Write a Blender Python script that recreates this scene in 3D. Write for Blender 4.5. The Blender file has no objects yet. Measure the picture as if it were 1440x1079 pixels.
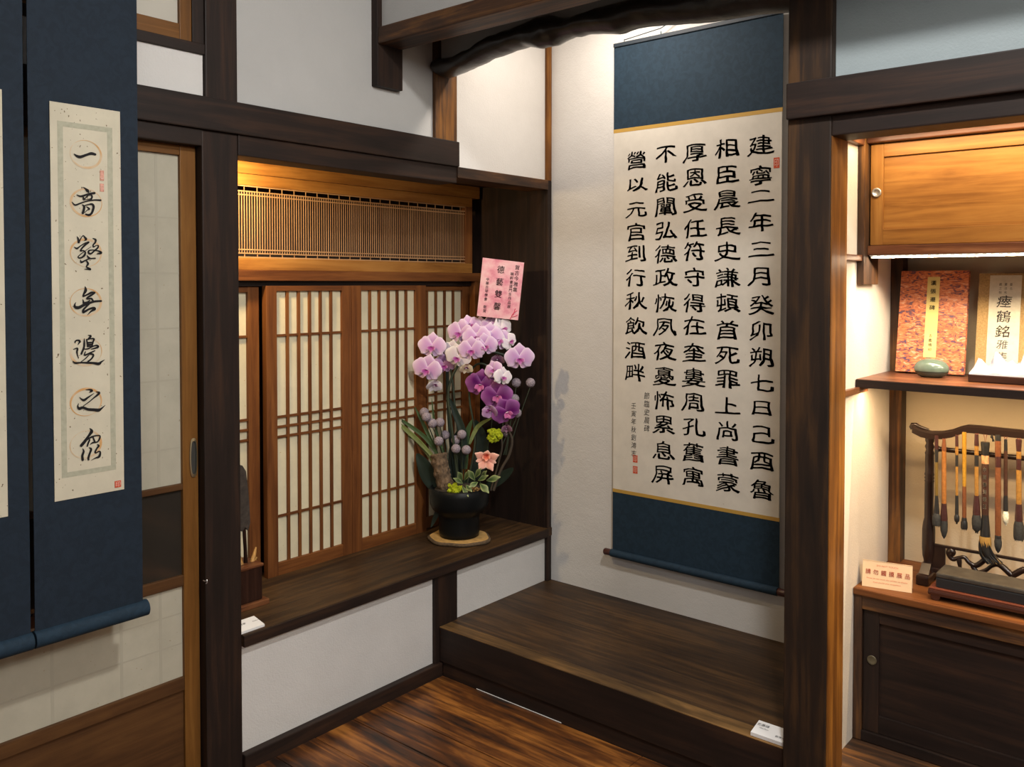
import bpy, bmesh, math, random
from mathutils import Vector, Matrix, noise
random.seed(7)
SC = bpy.context.scene
COL = SC.collection

# ------------------------------------------------------------------ camera
F, CX, CY = 1228.0, 720.0, 430.0
YAW, PIT = math.radians(40.0), math.radians(1.45)
CAM = Vector((2.341, -3.062, 1.5))
_f0 = Vector((-math.sin(YAW), math.cos(YAW), 0)); RT = Vector((math.cos(YAW), math.sin(YAW), 0)); UZ = Vector((0, 0, 1))
FW = _f0 * math.cos(PIT) - UZ * math.sin(PIT)
UP = _f0 * math.sin(PIT) + UZ * math.cos(PIT)
cd = bpy.data.cameras.new('camera'); cam = bpy.data.objects.new('camera', cd); COL.objects.link(cam)
R3 = Matrix((RT, UP, -FW)).transposed()
cam.matrix_world = Matrix.Translation(CAM) @ R3.to_4x4()
cd.sensor_width = 36; cd.lens = F / 1440 * 36; cd.shift_y = -(539.5 - CY) / 1440; cd.clip_start = 0.05
SC.camera = cam
# ------------------------------------------------------------------ world, light, exposure
w = bpy.data.worlds.new('world'); SC.world = w; w.use_nodes = True
w.node_tree.nodes['Background'].inputs[0].default_value = (0.8, 0.9, 1.0, 1)
w.node_tree.nodes['Background'].inputs[1].default_value = 0.25
SC.view_settings.view_transform = 'Standard'; SC.view_settings.look = 'None'
SC.view_settings.exposure = 0.0; SC.view_settings.gamma = 1.0; SC.view_settings.use_curve_mapping = False

def area(name, loc, target, sx, sy, power, color, spread=180):
    l = bpy.data.lights.new(name, 'AREA'); l.shape = 'RECTANGLE'; l.size = sx; l.size_y = sy
    l.energy = power; l.color = color; l.spread = math.radians(spread)
    o = bpy.data.objects.new(name, l); COL.objects.link(o); o.location = loc
    o.rotation_euler = (Vector(target) - Vector(loc)).to_track_quat('-Z', 'Y').to_euler()
    return o
area('room_light', (1.9, -1.75, 2.835), (1.2, -1.5, 0), 0.16, 0.16, 58, (1.0, 0.975, 0.94))
area('room_light_side', (3.8, -2.1, 2.835), (1.2, -1.8, 0.6), 0.8, 0.8, 80, (1.0, 0.95, 0.88))
area('room_light_back', (3.4, -4.1, 2.84), (2.0, -3.2, 0), 1.4, 1.0, 60, (0.94, 0.96, 1.0))
area('tokonoma_light', (0.50, -0.40, 2.69), (0.50, -0.30, 0), 0.3, 0.10, 10.5, (1.0, 0.88, 0.76))
area('bay_light', (-0.20, -1.47, 1.87), (-0.38, -1.20, 1.60), 0.08, 0.05, 8.0, (1.0, 0.72, 0.36))
area('cabinet_strip', (2.0, -0.50, 1.925), (2.0, -0.42, 1.70), 1.0, 0.02, 5.5, (1.0, 0.78, 0.50))
area('shelf_strip', (1.99, -0.401, 1.5797), (1.99, -0.401, 0), 0.98, 0.005, 13, (1.0, 0.82, 0.58))
area('lower_strip', (1.99, -0.38, 1.185), (1.99, -0.36, 0), 1.0, 0.012, 7, (1.0, 0.70, 0.38))

# ------------------------------------------------------------------ pixel -> point on a plane of the room
def ray(x, y): return FW + RT * ((x - CX) / F) - UP * ((y - CY) / F)
def atX(x, y, v=0.0):
    r = ray(x, y); return CAM + r * ((v - CAM.x) / r.x)
def atY(x, y, v=0.0):
    r = ray(x, y); return CAM + r * ((v - CAM.y) / r.y)
def atZ(x, y, v=0.0):
    r = ray(x, y); return CAM + r * ((v - CAM.z) / r.z)
def atD(x, y, d): return CAM + ray(x, y) * d

# ------------------------------------------------------------------ materials
MC = {}
def nodes(name, rough=0.6, spec=0.5, metal=0.0):
    m = bpy.data.materials.new(name); m.use_nodes = True
    nt = m.node_tree; b = nt.nodes['Principled BSDF']
    b.inputs['Roughness'].default_value = rough; b.inputs['Metallic'].default_value = metal
    b.inputs['Specular IOR Level'].default_value = spec
    return m, nt, b
def ramp(nt, stops):
    r = nt.nodes.new('ShaderNodeValToRGB'); e = r.color_ramp.elements
    e[0].position = stops[0][0]; e[0].color = (*stops[0][1], 1)
    e[1].position = stops[-1][0]; e[1].color = (*stops[-1][1], 1)
    for p, c in stops[1:-1]:
        k = e.new(p); k.color = (*c, 1)
    return r
def coords(nt, scale, loc=(0, 0, 0), geo=True):
    mp = nt.nodes.new('ShaderNodeMapping'); mp.inputs['Scale'].default_value = scale; mp.inputs['Location'].default_value = loc
    if geo:
        g = nt.nodes.new('ShaderNodeNewGeometry'); nt.links.new(g.outputs['Position'], mp.inputs[0])
    else:
        g = nt.nodes.new('ShaderNodeTexCoord'); nt.links.new(g.outputs['Object'], mp.inputs[0])
    return mp
def tex(nt, mp, scale, detail=4, rough=0.55, dist=0.0):
    n = nt.nodes.new('ShaderNodeTexNoise'); n.inputs['Scale'].default_value = scale; n.inputs['Detail'].default_value = detail
    n.inputs['Roughness'].default_value = rough; n.inputs['Distortion'].default_value = dist
    nt.links.new(mp.outputs[0], n.inputs['Vector']); return n
def bump(nt, b, src, strength, dist):
    bp = nt.nodes.new('ShaderNodeBump'); bp.inputs['Strength'].default_value = strength; bp.inputs['Distance'].default_value = dist
    nt.links.new(src, bp.inputs['Height']); nt.links.new(bp.outputs[0], b.inputs['Normal'])
def mix(nt, f, a, c, mode='MIX'):
    m = nt.nodes.new('ShaderNodeMix'); m.data_type = 'RGBA'; m.blend_type = mode
    for s, v in ((m.inputs[0], f), (m.inputs[6], a), (m.inputs[7], c)):
        if hasattr(v, 'links'): nt.links.new(v, s)
        else: s.default_value = v if not isinstance(v, tuple) else (*v, 1)
    return m.outputs[2]

def wood(kind, axis='z', loc=(0, 0, 0)):
    key = (kind, axis)
    if key in MC: return MC[key]
    P = {  # low, mid, high, roughness, patch strength
        'dark': ((0.013, 0.0085, 0.0068), (0.020, 0.0120, 0.0092), (0.042, 0.021, 0.0125), 0.55, 0.6),
        'post': ((0.015, 0.010, 0.0075), (0.025, 0.0145, 0.009), (0.070, 0.034, 0.013), 0.6, 0.7),
        'worn': ((0.024, 0.015, 0.011), (0.065, 0.032, 0.017), (0.22, 0.095, 0.025), 0.5, 0.9),
        'sill': ((0.021, 0.0125, 0.008), (0.044, 0.024, 0.0115), (0.10, 0.052, 0.020), 0.5, 0.7),
        'shoji': ((0.085, 0.028, 0.009), (0.15, 0.052, 0.015), (0.24, 0.092, 0.024), 0.5, 0.4),
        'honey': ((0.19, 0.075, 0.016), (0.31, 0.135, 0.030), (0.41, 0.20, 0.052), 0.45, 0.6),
        'pale': ((0.30, 0.16, 0.075), (0.42, 0.24, 0.12), (0.52, 0.32, 0.17), 0.5, 0.3),
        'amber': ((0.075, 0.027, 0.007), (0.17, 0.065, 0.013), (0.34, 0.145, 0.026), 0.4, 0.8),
        'door': ((0.11, 0.045, 0.010), (0.17, 0.072, 0.016), (0.24, 0.11, 0.025), 0.45, 0.5),
        'dimdoor': ((0.055, 0.024, 0.010), (0.085, 0.038, 0.014), (0.13, 0.06, 0.02), 0.5, 0.5),  # door wood darkened: weaker light low on the door put into the colour
        'ochre': ((0.040, 0.023, 0.012), (0.10, 0.055, 0.020), (0.24, 0.13, 0.045), 0.55, 1.0),
        'red': ((0.05, 0.018, 0.010), (0.12, 0.042, 0.018), (0.24, 0.10, 0.04), 0.35, 0.7),
        'rose': ((0.012, 0.006, 0.005), (0.030, 0.013, 0.009), (0.06, 0.026, 0.016), 0.28, 0.4),
        'floor': ((0.020, 0.012, 0.009), (0.11, 0.038, 0.011), (0.36, 0.14, 0.03), 0.36, 1.2),
    }[kind]
    m, nt, b = nodes('wood_' + kind + '_' + axis, P[3], 0.22 if kind != 'floor' else 0.35)
    along, across = 1.3, 22.0
    s = {'x': (along, across, across), 'y': (across, along, across), 'z': (across, across, along)}[axis]
    mp = coords(nt, s); n1 = tex(nt, mp, 1.6, 8, 0.62, 0.6)
    s2 = tuple(2.2 if q == along else 6.0 for q in s)
    mp2 = coords(nt, s2, (3.1, 1.7, 0.4)); n2 = tex(nt, mp2, 1.1, 4, 0.6, 0.4)
    r = ramp(nt, [(0.30, P[0]), (0.50, P[1]), (0.74, P[2])])
    mm = nt.nodes.new('ShaderNodeMath'); mm.operation = 'MULTIPLY_ADD'
    nt.links.new(n2.outputs[0], mm.inputs[0]); mm.inputs[1].default_value = P[4] * 0.9
    ad = nt.nodes.new('ShaderNodeMath'); ad.operation = 'ADD'; nt.links.new(n1.outputs[0], mm.inputs[2])
    ad.inputs[1].default_value = -P[4] * 0.45
    nt.links.new(mm.outputs[0], ad.inputs[0]); nt.links.new(ad.outputs[0], r.inputs[0])
    nt.links.new(r.outputs[0], b.inputs['Base Color'])
    bump(nt, b, n1.outputs[0], 0.25, 0.002)
    MC[key] = m; return m

def plain(name, c, rough=0.6, spec=0.5, metal=0.0, var=0.0, vs=20.0, bmp=0.0, emit=0.0):
    if name in MC: return MC[name]
    m, nt, b = nodes(name, rough, spec, metal)
    b.inputs['Base Color'].default_value = (*c, 1)
    if var or bmp:
        mp = coords(nt, (1, 1, 1)); n = tex(nt, mp, vs, 5)
        if var:
            r = ramp(nt, [(0.25, tuple(max(0, q * (1 - var)) for q in c)), (0.75, tuple(min(1, q * (1 + var)) for q in c))])
            nt.links.new(n.outputs[0], r.inputs[0]); nt.links.new(r.outputs[0], b.inputs['Base Color'])
        if bmp: bump(nt, b, n.outputs[0], bmp, 0.004)
    if emit:
        b.inputs['Emission Color'].default_value = (*c, 1); b.inputs['Emission Strength'].default_value = emit
    MC[name] = m; return m

def plaster(name, c):
    if name in MC: return MC[name]
    m, nt, b = nodes(name, 0.92, 0.15)
    n1 = tex(nt, coords(nt, (1, 1, 1)), 5, 6, 0.6); n2 = tex(nt, coords(nt, (1, 1, 1)), 160, 4, 0.6)
    r = ramp(nt, [(0.3, tuple(q * 0.94 for q in c)), (0.7, c)])
    nt.links.new(n1.outputs[0], r.inputs[0]); nt.links.new(r.outputs[0], b.inputs['Base Color'])
    n3 = tex(nt, coords(nt, (1, 1, 1), (5, 5, 5)), 9, 5, 0.6)
    a = nt.nodes.new('ShaderNodeMath'); a.operation = 'MULTIPLY_ADD'; nt.links.new(n3.outputs[0], a.inputs[0]); a.inputs[1].default_value = 2.5
    nt.links.new(n2.outputs[0], a.inputs[2])
    bump(nt, b, a.outputs[0], 0.35, 0.003)
    MC[name] = m; return m

def vcol(name, rough=0.5, spec=0.3, sheen=0.0, sub=0.0):
    if name in MC: return MC[name]
    m, nt, b = nodes(name, rough, spec)
    a = nt.nodes.new('ShaderNodeAttribute'); a.attribute_name = 'Col'
    nt.links.new(a.outputs['Color'], b.inputs['Base Color'])
    if sub:
        b.inputs['Subsurface Weight'].default_value = sub; b.inputs['Subsurface Radius'].default_value = (0.01, 0.006, 0.006)
    MC[name] = m; return m

def silk(name, c):
    m, nt, b = nodes(name, 0.75, 0.25)
    mp = coords(nt, (1, 1, 1)); n = tex(nt, mp, 38, 3, 0.5, 1.2); n2 = tex(nt, coords(nt, (420, 420, 420)), 1, 1)
    r = ramp(nt, [(0.40, tuple(q * 0.88 for q in c)), (0.60, tuple(q * 1.10 for q in c))])
    nt.links.new(n.outputs[0], r.inputs[0]); nt.links.new(r.outputs[0], b.inputs['Base Color'])
    bump(nt, b, n2.outputs[0], 0.25, 0.001)
    MC[name] = m; return m

def flecked(name, c, fleck, amount=0.70):
    m, nt, b = nodes(name, 0.9, 0.1)
    n = tex(nt, coords(nt, (1, 1, 1)), 130, 2, 0.4); n2 = tex(nt, coords(nt, (1, 1, 1)), 11, 5, 0.6)
    r = ramp(nt, [(0.35, tuple(q * 0.9 for q in c)), (0.65, c)]); nt.links.new(n2.outputs[0], r.inputs[0])
    r2 = ramp(nt, [(amount, (0, 0, 0)), (amount + 0.03, (1, 1, 1))]); nt.links.new(n.outputs[0], r2.inputs[0])
    nt.links.new(mix(nt, r2.outputs[0], r.outputs[0], fleck), b.inputs['Base Color'])
    bump(nt, b, n2.outputs[0], 0.15, 0.002)
    MC[name] = m; return m

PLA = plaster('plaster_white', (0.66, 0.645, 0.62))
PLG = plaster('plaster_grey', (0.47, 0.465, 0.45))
NAVY = silk('navy_silk', (0.014, 0.032, 0.053))  # brighter copy of the silk: tokonoma lamp's light put into its colour
NAVY2 = silk('navy_silk_dark', (0.011, 0.020, 0.033))
XUAN = flecked('scroll_paper', (0.70, 0.66, 0.58), (0.55, 0.50, 0.42), 0.74)
HEMP = flecked('flecked_paper', (0.62, 0.57, 0.44), (0.16, 0.12, 0.07), 0.715)
SHOJI = flecked('shoji_paper', (0.74, 0.67, 0.47), (0.55, 0.40, 0.20), 0.75)
FUSU = flecked('door_paper', (0.46, 0.43, 0.34), (0.30, 0.24, 0.15), 0.75)
INK = plain('ink', (0.012, 0.011, 0.012), 0.7, 0.2)
GOLD = plain('gold_ribbon', (0.50, 0.30, 0.06), 0.45, 0.5)
SEAL = plain('seal_red', (0.58, 0.10, 0.05), 0.8, 0.1, var=0.35, vs=260)
BLACK = plain('black_glaze', (0.006, 0.007, 0.0075), 0.4, 0.18)
BRASS = plain('brass', (0.45, 0.38, 0.24), 0.35, 0.5, 0.9)
WHITE = plain('white_card', (0.80, 0.80, 0.80), 0.6)
SHADEROOM = plaster('room_wall', (0.42, 0.40, 0.38))

# ------------------------------------------------------------------ geometry helpers
def base_of(parent):
    v = Vector((0, 0, 0))
    while parent is not None:
        v = v + parent.location; parent = parent.parent
    return v
def link(name, me, mat, parent=None):
    o = bpy.data.objects.new(name, me); COL.objects.link(o); o.parent = parent
    if mat is not None:
        me.materials.clear()
        for q in (mat if isinstance(mat, (list, tuple)) else [mat]): me.materials.append(q)
    return o
def tag(o, label=None, cat=None, group=None, kind=None):
    if label: o['label'] = label
    if cat: o['category'] = cat
    if group: o['group'] = group
    if kind: o['kind'] = kind
    return o
def thing(name, label, cat, loc, group=None):
    o = bpy.data.objects.new(name, None); COL.objects.link(o); o.location = Vector(loc); o.empty_display_size = 0.05
    return tag(o, label, cat, group)

class MB:
    """collects shapes in room coordinates, then links them as one mesh"""
    def __init__(s): s.v = []; s.f = []; s.c = None; s.sm = []
    def poly(s, vs, fs, smooth=False):
        n = len(s.v); s.v += [Vector(q) for q in vs]; s.f += [tuple(i + n for i in q) for q in fs]; s.sm += [smooth] * len(fs); return s
    def box(s, x0, x1, y0, y1, z0, z1, bev=0.0):
        x0, x1 = sorted((x0, x1)); y0, y1 = sorted((y0, y1)); z0, z1 = sorted((z0, z1))
        if not bev:
            return s.poly([(x0, y0, z0), (x1, y0, z0), (x1, y1, z0), (x0, y1, z0), (x0, y0, z1), (x1, y0, z1), (x1, y1, z1), (x0, y1, z1)],
                          [(0, 3, 2, 1), (4, 5, 6, 7), (0, 1, 5, 4), (1, 2, 6, 5), (2, 3, 7, 6), (3, 0, 4, 7)])
        bm = bmesh.new(); bmesh.ops.create_cube(bm, size=1)
        for v in bm.verts: v.co = Vector(((x0 + x1) / 2 + v.co.x * (x1 - x0), (y0 + y1) / 2 + v.co.y * (y1 - y0), (z0 + z1) / 2 + v.co.z * (z1 - z0)))
        b = min(bev, 0.45 * min(x1 - x0, y1 - y0, z1 - z0))
        bmesh.ops.bevel(bm, geom=list(bm.edges), offset=b, segments=2, profile=0.6, affect='EDGES')
        return s.bm(bm)
    def bm(s, bm, smooth=False):
        bm.verts.ensure_lookup_table(); bm.verts.index_update()
        s.poly([v.co.copy() for v in bm.verts], [tuple(v.index for v in f.verts) for f in bm.faces], smooth); bm.free(); return s
    def hexa(s, p):  # p: 4 bottom, 4 top
        return s.poly(p, [(0, 3, 2, 1), (4, 5, 6, 7), (0, 1, 5, 4), (1, 2, 6, 5), (2, 3, 7, 6), (3, 0, 4, 7)])
    def tube(s, pts, rad, n=8, cap=True, squash=None):
        pts = [Vector(p) for p in pts]; m = len(pts)
        rad = [rad] * m if not isinstance(rad, (list, tuple)) else rad
        vs = []; ref = None
        for i, p in enumerate(pts):
            t = (pts[min(i + 1, m - 1)] - pts[max(i - 1, 0)]).normalized()
            if ref is None: ref = Vector((0, 0, 1)) if abs(t.z) < 0.9 else Vector((1, 0, 0))
            a = (ref - t * ref.dot(t)).normalized(); ref = a; b = t.cross(a)
            for k in range(n):
                q = 2 * math.pi * k / n
                vs.append(p + (a * math.cos(q) + b * math.sin(q) * (squash or 1)) * rad[i])
        fs = [(i * n + k, i * n + (k + 1) % n, (i + 1) * n + (k + 1) % n, (i + 1) * n + k) for i in range(m - 1) for k in range(n)]
        s.poly(vs, fs, True)
        if cap: s.poly(vs[:n], [tuple(range(n - 1, -1, -1))]); s.poly(vs[-n:], [tuple(range(n))])
        return s
    def lathe(s, c, prof, n=24, axis=(0, 0, 1), sx=1.0, sy=1.0, wob=None):
        c = Vector(c); q = Vector((0, 0, 1)).rotation_difference(Vector(axis)); vs = []
        for r, z in prof:
            for k in range(n):
                a = 2 * math.pi * k / n; rr = r * (wob(a) if wob else 1)
                vs.append(c + q @ Vector((rr * math.cos(a) * sx, rr * math.sin(a) * sy, z)))
        m = len(prof)
        fs = [(i * n + k, i * n + (k + 1) % n, (i + 1) * n + (k + 1) % n, (i + 1) * n + k) for i in range(m - 1) for k in range(n)]
        s.poly(vs, fs, True)
        s.poly(vs[:n], [tuple(range(n - 1, -1, -1))]); s.poly(vs[-n:], [tuple(range(n))]); return s
    def slab(s, outline, nrm, th):
        """flat outline (list of points) given thickness th against nrm"""
        o = [Vector(p) for p in outline]; d = Vector(nrm).normalized() * th; n = len(o)
        s.poly(o + [p - d for p in o], [tuple(range(n)), tuple(range(2 * n - 1, n - 1, -1))] + [(i, i + n, (i + 1) % n + n, (i + 1) % n) for i in range(n)]); return s
    def build(s, name, mat, parent=None, cols=None, tagkw=None):
        off = base_of(parent); me = bpy.data.meshes.new(name)
        me.from_pydata([tuple(v - off) for v in s.v], [], s.f); me.update()
        me.polygons.foreach_set('use_smooth', s.sm)
        if cols:
            at = me.color_attributes.new('Col', 'FLOAT_COLOR', 'POINT')
            at.data.foreach_set('color', [q for c in cols for q in (*c, 1)])
        o = link(name, me, mat, parent)
        return o
def box(name, mat, parent, *a, bev=0.0): return MB().box(*a, bev=bev).build(name, mat, parent)
def struct(name, mat, *a, bev=0.002):
    o = MB().box(*a, bev=bev).build(name, mat); o['kind'] = 'structure'; return o
_tn = [0]
def trim(mat, *a, bev=0.002, label=None):
    _tn[0] += 1; o = struct('trim_%d' % _tn[0], mat, *a, bev=bev)
    if label: o['label'] = label
    return o

# ------------------------------------------------------------------ lettering
_gc = {}; _ref = None
def glyph(ch, off=0.0):
    global _ref
    key = (ch, off)
    if key in _gc: return _gc[key]
    def raw(c, of):
        cu = bpy.data.curves.new('lettering', 'FONT'); cu.body = c; cu.size = 1; cu.resolution_u = 2; cu.offset = of
        o = bpy.data.objects.new('lettering', cu); me = bpy.data.meshes.new_from_object(o)
        bm = bmesh.new(); bm.from_mesh(me)
        for lim in (0.24, 0.12):
            ed = [e for e in bm.edges if e.calc_length() > lim]
            if ed: bmesh.ops.subdivide_edges(bm, edges=ed, cuts=1)
            bmesh.ops.triangulate(bm, faces=[f for f in bm.faces if len(f.verts) > 3])
        bm.to_mesh(me); bm.free()
        vs = [Vector((v.co.x, v.co.y)) for v in me.vertices]; fs = [tuple(p.vertices) for p in me.polygons]
        bpy.data.objects.remove(o); bpy.data.curves.remove(cu); bpy.data.meshes.remove(me); return vs, fs
    if _ref is None:
        vs, _ = raw('\u570b', 0); xs = [v.x for v in vs]; ys = [v.y for v in vs]
        _ref = ((min(xs) + max(xs)) / 2, (min(ys) + max(ys)) / 2, max(ys) - min(ys))
    vs, fs = raw(ch, off)
    _gc[key] = ([Vector(((v.x - _ref[0]) / _ref[2], (v.y - _ref[1]) / _ref[2])) for v in vs], fs); return _gc[key]
def put(mb, ch, c, u, v, w, h, off=0.0, jit=0.0, shear=0.0, clerk=False):
    vs, fs = glyph(ch, 0.0); wts = []; c = Vector(c); u = Vector(u).normalized(); v = Vector(v).normalized(); o = []
    for q in vs:
        x, y = q.x + shear * q.y, q.y
        if jit:
            n = noise.noise_vector(Vector((x * 4.5, y * 4.5, hash(ch) % 97))); x += n.x * jit; y += n.y * jit
        if clerk:   # old clerical hand: arched horizontals, spreading feet, heavier towards the lower right
            wts.append(max(0.25, 0.75 + 1.1 * (q.x - q.y * 0.8))); y += 0.050 * math.cos(math.pi * 1.5 * x) - 0.02; x *= 0.93 + 0.22 * max(0.0, -q.y * 2)
            if q.x > 0.22 and q.y < -0.15: y += 0.10 * (q.x - 0.22) / 0.28
        o.append(c + u * (x * w) + v * (y * h))
    if off and clerk:
        for dx, dy in ((1, 0.5), (-1, -0.5), (0.4, 1), (-0.4, -1), (0.9, -0.6), (-0.9, 0.6)):
            mb.poly([q + u * dx * off * w * k + v * dy * off * h * k for q, k in zip(o, wts)], fs)
    elif off:   # a heavier brush: the same character laid a hair's breadth around itself
        for k, (dx, dy) in enumerate(((1, 0.5), (-1, -0.5), (0.4, 1), (-0.4, -1), (0.9, -0.6), (-0.9, 0.6))): mb.poly([q + u * dx * off * w * 1.0 + v * dy * off * h for q in o], fs)
    mb.poly(o, fs)
def latin(mb, s, c, u, v, h, off=0.0, stretch=1.0):
    vs, fs = glyph(s, off)
    if not vs: return
    xs = [q.x for q in vs]; mx = (min(xs) + max(xs)) / 2; c = Vector(c); u = Vector(u).normalized(); v = Vector(v).normalized()
    mb.poly([c + u * ((q.x - mx) * h * stretch) + v * (q.y * h) for q in vs], fs)
def spline(pts, k=6):
    out = []; n = len(pts)
    for i in range(n - 1):
        p0, p1, p2, p3 = pts[max(i - 1, 0)], pts[i], pts[i + 1], pts[min(i + 2, n - 1)]
        for j in range(k):
            t = j / k
            out.append(tuple(0.5 * ((2 * b) + (-a + c) * t + (2 * a - 5 * b + 4 * c - d) * t * t + (-a + 3 * b - 3 * c + d) * t ** 3) for a, b, c, d in zip(p0, p1, p2, p3)))
    out.append(tuple(pts[-1])); return out
def brush_stroke(mb, pts, fn):
    s = spline(pts); L = []; Rr = []
    for i, (x, y, wd) in enumerate(s):
        a = s[max(i - 1, 0)]; b = s[min(i + 1, len(s) - 1)]; dx, dy = b[0] - a[0], b[1] - a[1]; l = math.hypot(dx, dy) or 1
        nx, ny = -dy / l * wd / 2, dx / l * wd / 2; L.append((x + nx, y + ny)); Rr.append((x - nx, y - ny))
    def cap(c, wd, a0):
        return [(c[0] + math.cos(a0 + k * math.pi / 4) * wd / 2, c[1] + math.sin(a0 + k * math.pi / 4) * wd / 2) for k in range(1, 4)]
    n = len(s); pts2 = L + Rr; fs = [(i, i + 1, n + i + 1, n + i) for i in range(n - 1)]
    mb.poly([fn(*p) for p in pts2], fs)
    for (c, nb) in ((s[0], s[1]), (s[-1], s[-2])):
        a0 = math.atan2(nb[1] - c[1], nb[0] - c[0]) + math.pi / 2
        ring = [(c[0] + math.cos(a0 + k * math.pi / 6) * c[2] / 2, c[1] + math.sin(a0 + k * math.pi / 6) * c[2] / 2) for k in range(7)]
        mb.poly([fn(*p) for p in ring], [tuple(range(7))])

# ================================================================== THE ROOM
BX = 4.6; BY = -5.4; CZ = 2.86
# floor: boards that run along x
fl = struct('floor', plain('floor_gap', (0.01, 0.008, 0.007), 0.9), -0.5, BX, BY, 0.1, -0.06, -0.012, bev=0)
y = -0.700; k = 0
while y > BY:
    wd = 0.148 + 0.022 * math.sin(k * 2.3); y2 = max(BY, y - wd)
    cuts = [0.0, 0.9 + 0.8 * ((k * 0.37) % 1), 2.7 + 0.6 * ((k * 0.61) % 1), BX]
    for a, b in zip(cuts[:-1], cuts[1:]):
        box('plank', wood('floor', 'x'), fl, a + 0.001, b - 0.001, y2 + 0.0012, y - 0.0012, -0.02, 0.0008 * math.sin(k * 1.7), bev=0.0025)
    y = y2; k += 1
struct('ceiling', plaster('ceiling_paint', (0.45, 0.43, 0.40)), -0.5, BX, BY, 0.1, CZ, CZ + 0.05, bev=0)
struct('wall_right', SHADEROOM, BX, BX + 0.05, BY, 0.1, 0, CZ, bev=0)
struct('wall_back', SHADEROOM, -0.5, BX, BY - 0.05, BY, 0, CZ, bev=0)
# left wall (plane x = 0)
DW, LW = 'dark', 'worn'
wl = thing('wall_left', None, None, (0, 0, 0)); wl['kind'] = 'structure'
def pan(mat, y0, y1, z0, z1, x=-0.012): box('plaster_panel', mat, wl, x - 0.03, x, y0, y1, z0, z1)
pan(PLA, -1.565, -0.73, 0.045, 0.39)
pan(PLA, -0.606, -0.028, 0.18, 0.392)
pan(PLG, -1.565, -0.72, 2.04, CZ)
pan(PLA, -0.605, -0.030, 1.945, CZ)
pan(PLA, -2.6, -1.67, 2.045, 2.172)
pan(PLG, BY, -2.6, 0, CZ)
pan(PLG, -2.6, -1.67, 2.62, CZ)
# posts of the left wall
trim(wood(DW), -0.13, 0.0, -1.682, -1.562, 0, 1.95, bev=0.004, label='dark square pillar between the sliding door and the bay window')
trim(wood(DW), -0.13, 0.0, -1.668, -1.562, 2.04, CZ, bev=0.004)
trim(wood(LW), -0.10, 0.002, -0.723, -0.603, 2.04, CZ, bev=0.004)
trim(wood(DW), -0.10, 0.0, -0.728, -0.604, 0, 0.386, bev=0.004)
trim(wood('amber'), -0.03, 0.004, -0.034, -0.006, 1.95, CZ, bev=0.002)  # upper length of the corner post; lamp-lit orange put into its colour
trim(wood(DW), -0.03, 0.004, -0.034, -0.006, 0.185, 1.95, bev=0.002)
trim(wood(DW), -0.05, 0.018, -1.022, -0.902, 2.19, CZ, bev=0.003)
# long rail (nageshi) and head rails
trim(wood(DW, 'y'), -0.06, 0.014, BY, -0.602, 1.950, 2.046, bev=0.004, label='long dark rail across the left wall above the bay window')
trim(wood(DW, 'y'), -0.12, 0.002, -2.6, -1.682, 1.902, 1.950, bev=0.003)
trim(wood(DW, 'y'), -0.10, 0.002, -1.562, -0.606, 1.888, 1.951, bev=0.003)
trim(wood(LW, 'y'), -0.12, 0.008, -0.606, -0.034, 1.909, 1.951, bev=0.003)
trim(wood(DW, 'y'), -0.42, -0.10, -1.69, -0.01, 1.944, 1.96)
# sill board and baseboard
trim(wood('sill', 'y'), -0.46, 0.008, -1.562, -0.006, 0.386, 0.4215, bev=0.002, label='worn dark wooden sill board of the bay window')
trim(wood(DW, 'y'), 0.006, 0.013, -1.562, -0.034, 0.385, 0.4195, bev=0.002)
trim(wood(DW, 'y'), -0.46, -0.13, -1.70, -1.562, 0.386, 0.4215)
b_ = struct('baseboard_left', wood(DW, 'y'), -0.02, 0.014, -1.562, -0.70, -0.012, 0.050, bev=0.004)
# bay recess
trim(wood(DW), -0.47, -0.012, -0.036, -0.010, 0.42, 1.945)
trim(wood(DW), -0.46, -0.13, -1.72, -1.70, 0.42, 1.945)
struct('wall_bay', wood('rose'), -0.50, -0.47, -1.72, 0.0, 0.38, 1.96, bev=0)
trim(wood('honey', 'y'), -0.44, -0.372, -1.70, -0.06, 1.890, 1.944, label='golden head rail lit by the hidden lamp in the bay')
trim(wood('shoji', 'y'), -0.44, -0.366, -1.70, -0.036, 1.510, 1.548)
trim(wood(DW, 'y'), -0.44, -0.395, -1.70, -0.036, 1.490, 1.512)
trim(wood('shoji'), -0.44, -0.372, -0.094, -0.060, 0.42, 1.512)

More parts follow.
